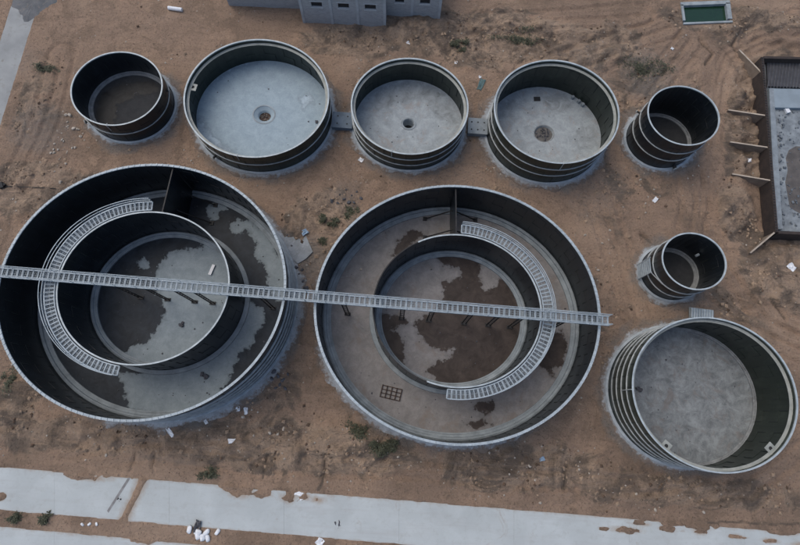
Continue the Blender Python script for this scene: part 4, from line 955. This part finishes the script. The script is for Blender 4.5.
# ------------------------------------------------------------------ stones, clods, weeds
def rock_mesh(seed, nm):
    r = random.Random(seed); V = []; F = []; nu, nv = 7, 4
    for i in range(1, nv):
        ph = math.pi*i/nv-math.pi/2
        for j in range(nu):
            th = 2*math.pi*j/nu; k = 1+.3*r.uniform(-1, 1); V.append((math.cos(th)*math.cos(ph)*k, .75*math.sin(th)*math.cos(ph)*k, .6*math.sin(ph)*k))
    V += [(0, 0, -.6), (0, 0, .6)]; n = len(V)
    for i in range(nv-2):
        for j in range(nu): F.append([i*nu+j, i*nu+(j+1) % nu, (i+1)*nu+(j+1) % nu, (i+1)*nu+j])
    for j in range(nu): F.append([n-2, (j+1) % nu, j]); F.append([(nv-2)*nu+j, (nv-2)*nu+(j+1) % nu, n-1])
    return V, F
def rocks(pts, label, group, mat, name='loose_stone', smin=.10, smax=.26):
    ms = []
    for k in range(3):
        V, F = rock_mesh(k+len(label), 'r'); me = bpy.data.meshes.new(name); me.from_pydata(V, [], F); me.materials.append(mat); ms.append(me)
    for i, (x, y) in enumerate(pts):
        c = at(x, y); s = random.uniform(smin, smax); o = bpy.data.objects.new(name, ms[i % 3]); C.objects.link(o)
        o.location = (c.x, c.y, gz(c.x, c.y)+s*.25); o.scale = (s, s, s); o.rotation_euler = (0, 0, random.uniform(0, 6)); tag(o, label, 'stone', group)
Z5 = lambda pts: [(x/5.45, 100+y/5.45) for x, y in pts]
rocks(Z5([(375, 82), (385, 85), (362, 83), (370, 120), (365, 146), (372, 143), (340, 218), (348, 225), (318, 270), (297, 287), (294, 270), (362, 348), (336, 452), (395, 262), (410, 258), (425, 160), (405, 158), (440, 200), (300, 240), (280, 290)]),
      'pale stone scattered on sand below the leftmost top tank', 'pale stones by the leftmost top tank', M['stone'], smin=.13, smax=.30)
rocks([(648, 197), (652, 200), (656, 199), (660, 196), (645, 204), (623, 207), (640, 180), (575, 235), (602, 243), (598, 270), (585, 235), (610, 230)], 'pale stone on bare soil above the smallest round tank', 'pale stones above the smallest tank', M['stone'], smin=.08, smax=.2)
rocks([(86, 460), (107, 455), (240, 450), (270, 433), (278, 434), (283, 430), (252, 410), (258, 412), (243, 417), (352, 460), (398, 457), (421, 462), (540, 503), (612, 492), (636, 494), (598, 474), (655, 510), (703, 512)],
      'loose stone on disturbed soil above the pale road', 'loose stones above the road', M['stone'], smin=.09, smax=.22)
rocks([(x, y) for x, y in ((296, 268), (299, 274), (294, 280), (298, 285), (302, 270), (291, 262), (297, 292), (303, 281), (288, 236), (292, 246), (300, 300), (293, 310), (296, 318), (289, 330), (306, 288))],
      'dark rubble piece in the gap between the two large tanks', 'rubble between the large tanks', M['darkstone'], 'rubble_piece', .15, .36)
rocks([(272, 379), (278, 376), (283, 380), (288, 374), (280, 385), (276, 388), (285, 388), (274, 372)], 'dark rubble piece heaped at lower right of the left large tank', 'rubble heap at the left tank', M['darkstone'], 'rubble_piece', .2, .42)
rocks([(340, 196), (346, 190), (352, 196), (344, 200), (349, 203), (357, 192), (338, 204), (354, 203), (361, 199), (332, 202)], 'dark rubble piece above the top left of the central tank', 'rubble above the central tank', M['darkstone'], 'rubble_piece', .12, .3)
# clods: thousands of small lumps of soil, one mass
n = 85000
cxs = rng.uniform(-58, 60, n); cys = rng.uniform(-14, 68, n)
cz, cr, cg = gzs(cxs, cys)
near = np.full(n, 1e9)
for X, Y, R, h in T.values(): near = np.minimum(near, np.hypot(cxs-X, (cys-Y)/EY)-R)
onroad = np.zeros(n, bool)
for pts in roads: onroad |= poly_sd(cxs, cys, pts) > -.3
onroad |= poly_sd(cxs, cys, BAS) > -.6; onroad |= poly_sd(cxs, cys, POND) > -.4
keep = (near > .7) & ~onroad & (rng.random(n) < (.03+.97*np.clip(cr, 0, 1)**1.3)*sstep(-.25, .35, fbm(cxs*.45, cys*.45, 91, 4)))
octv = np.array([(1, 0, 0), (0, 1, 0), (-1, 0, 0), (0, -1, 0), (0, 0, .7), (0, 0, -.7)], float); octf = [(0, 1, 4), (1, 2, 4), (2, 3, 4), (3, 0, 4), (1, 0, 5), (2, 1, 5), (3, 2, 5), (0, 3, 5)]
sets = ([], []), ([], [])
for x, y, z in zip(cxs[keep], cys[keep], cz[keep]):
    w_ = 0 if random.random() < .42 else 1; V, F = sets[w_]
    s = .025+.2*random.random()**5 if w_ == 0 else .05+.24*random.random()**3; k = len(V); a = random.uniform(0, 6)
    for q in octv:
        f = s*random.uniform(.7, 1.4); V.append((x+f*(q[0]*math.cos(a)-q[1]*math.sin(a)), y+f*(q[0]*math.sin(a)+q[1]*math.cos(a)), z+f*q[2]*(1 if w_ == 0 else .7)+s*.2))
    F += [[k+i for i in f] for f in octf]
o = mesh('soil_clods', *sets[0], M['clod']); tag(o, 'small dark soil clods strewn over the disturbed ground', 'soil clods', kind='stuff')
o = mesh('soil_lumps', *sets[1], simple('dry_soil_lump', (.345, .250, .172), (.180, .136, .102), .35, .97, 0, .4, spec=.1)); tag(o, 'tan lumps of dry soil strewn over the disturbed ground', 'soil lumps', kind='stuff')
pn = 9000
pxs = rng.uniform(-58, 60, pn); pys = rng.uniform(-14, 68, pn); pz, pr, pg = gzs(pxs, pys); near = np.full(pn, 1e9)
for X, Y, R, h in T.values(): near = np.minimum(near, np.hypot(pxs-X, (pys-Y)/EY)-R)
bad = (poly_sd(pxs, pys, BAS) > -.6) | (poly_sd(pxs, pys, POND) > -.4)
for pts in roads: bad |= poly_sd(pxs, pys, pts) > -.3
keep = (near > .5) & ~bad & (fbm(pxs*.25, pys*.25, 95, 3)+.35*pr+.5*np.exp(-near/2) > .12)
V = []; F = []
for x, y, z in zip(pxs[keep], pys[keep], pz[keep]):
    s = .03+.11*random.random()**4; k = len(V)
    for q in octv: f = s*random.uniform(.7, 1.4); V.append((x+f*q[0], y+f*q[1], z+f*q[2]*.8+s*.3))
    F += [[k+i for i in f] for f in octf]
o = mesh('pebbles', V, F, M['stone']); tag(o, 'small pale pebbles strewn over the soil', 'pebbles', kind='stuff')
V = []; F = []
for key, nn_ in (('L', 240), ('M', 300), ('T9', 120), ('T2', 40), ('T3', 70), ('T4', 70), ('T1', 25)):
    X, Y, R, h = T[key]
    for _ in range(nn_):
        a = random.uniform(0, 6.283); q_ = (R-1.3)*math.sqrt(random.random()); s = .02+.10*random.random()**4; k = len(V)
        if q_ < 1.8 or (key in 'LM' and abs(q_-RIN) < 1.3): continue
        for q in octv: f = s*random.uniform(.6, 1.5); V.append((X+q_*math.cos(a)+f*q[0], Y+q_*EY*math.sin(a)+f*q[1], .065+f*q[2]*.6+s*.3))
        F += [[k+i for i in f] for f in octf]
o = mesh('floor_grit', V, F, M['darkstone']); tag(o, 'fine dark grit scattered over the tank floors', 'grit', kind='stuff')
def weed(px_, py_, rx, ry, h, n, label):
    c = at(px_, py_); s = pxscale((px_, py_)); V = []; F = []; r = random.Random(int(px_*3+py_*7)); xs = []; ys = []; info = []
    sub = [(r.gauss(0, .45), r.gauss(0, .45), r.uniform(.2, .5)) for _ in range(9)]
    for i in range(n):
        q = r.choice(sub); x = (q[0]+r.gauss(0, .5)*q[2])*rx*s; y = (q[1]+r.gauss(0, .5)*q[2])*ry*s; xs.append(c.x+x); ys.append(c.y+y); info.append((x, y))
    zs, _, _ = gzs(xs, ys)
    for (x, y), z in zip(info, zs):
        a = r.uniform(0, 6.28); l = r.uniform(.12, .34); wd = l*r.uniform(.25, .5); zz = z+h*r.random()**1.5; t_ = r.uniform(-.3, .8)
        dx, dy = math.cos(a), math.sin(a); k = len(V)
        V += [(x, y, zz), (x+dx*l*.5-dy*wd/2, y+dy*l*.5+dx*wd/2, zz+l*t_*.6), (x+dx*l, y+dy*l, zz+l*t_*.7), (x+dx*l*.5+dy*wd/2, y+dy*l*.5-dx*wd/2, zz+l*t_*.6)]; F.append([k, k+1, k+2, k+3])
    o = empty('weed_clump', (c.x, c.y, 0)); tag(o, label, 'weeds', 'weed clumps on the soil')
    mesh('foliage', V, F, M['leaf'], o)
    st = MB()
    for i in range(14):
        q = r.choice(info); z = gz(c.x+q[0], c.y+q[1]); st.tube((q[0], q[1], z-.05), (q[0]+r.uniform(-.1, .1), q[1]+r.uniform(-.1, .1), z+h*.8), .012, 4)
    st.build('stem', M['leaf'], o)
weed(386, 446, 17, 9, .45, 1500, 'largest dark green weed clump at the lower left foot of the central tank')
weed(357, 428, 12, 9, .35, 500, 'sparse weed clump left of the largest dark green one')
weed(461, 46, 10, 6, .5, 700, 'green weed clump above and right of the black drain tank')
weed(517, 40, 24, 9, .35, 900, 'broad sparse weed patch above the black mat tank')
weed(640, 66, 24, 16, .35, 900, 'grey green weed patch above the narrow tall tank')
weed(322, 219, 5, 4, .35, 260, 'small weed clump left of two beside the central tank top')
weed(334, 224, 5, 4, .35, 260, 'small weed clump right of two beside the central tank top')
weed(323, 241, 4, 3, .3, 150, 'tiny weed tuft below the two small clumps')
weed(210, 474, 10, 6, .4, 420, 'weed clump at the road edge below the left tank')
weed(17, 517, 6, 5, .45, 330, 'leftmost weed tuft on the strip between the roads')
weed(45, 519, 6, 5, .45, 330, 'second weed tuft from the left between the roads')
weed(45, 70, 14, 9, .3, 420, 'sparse weeds beside the corner road at the upper left')
weed(352, 214, 9, 8, .3, 300, 'loose weeds beside dark rubble above the central tank')
weed(8, 383, 9, 14, .35, 420, 'weeds at the left edge beside the left large tank')
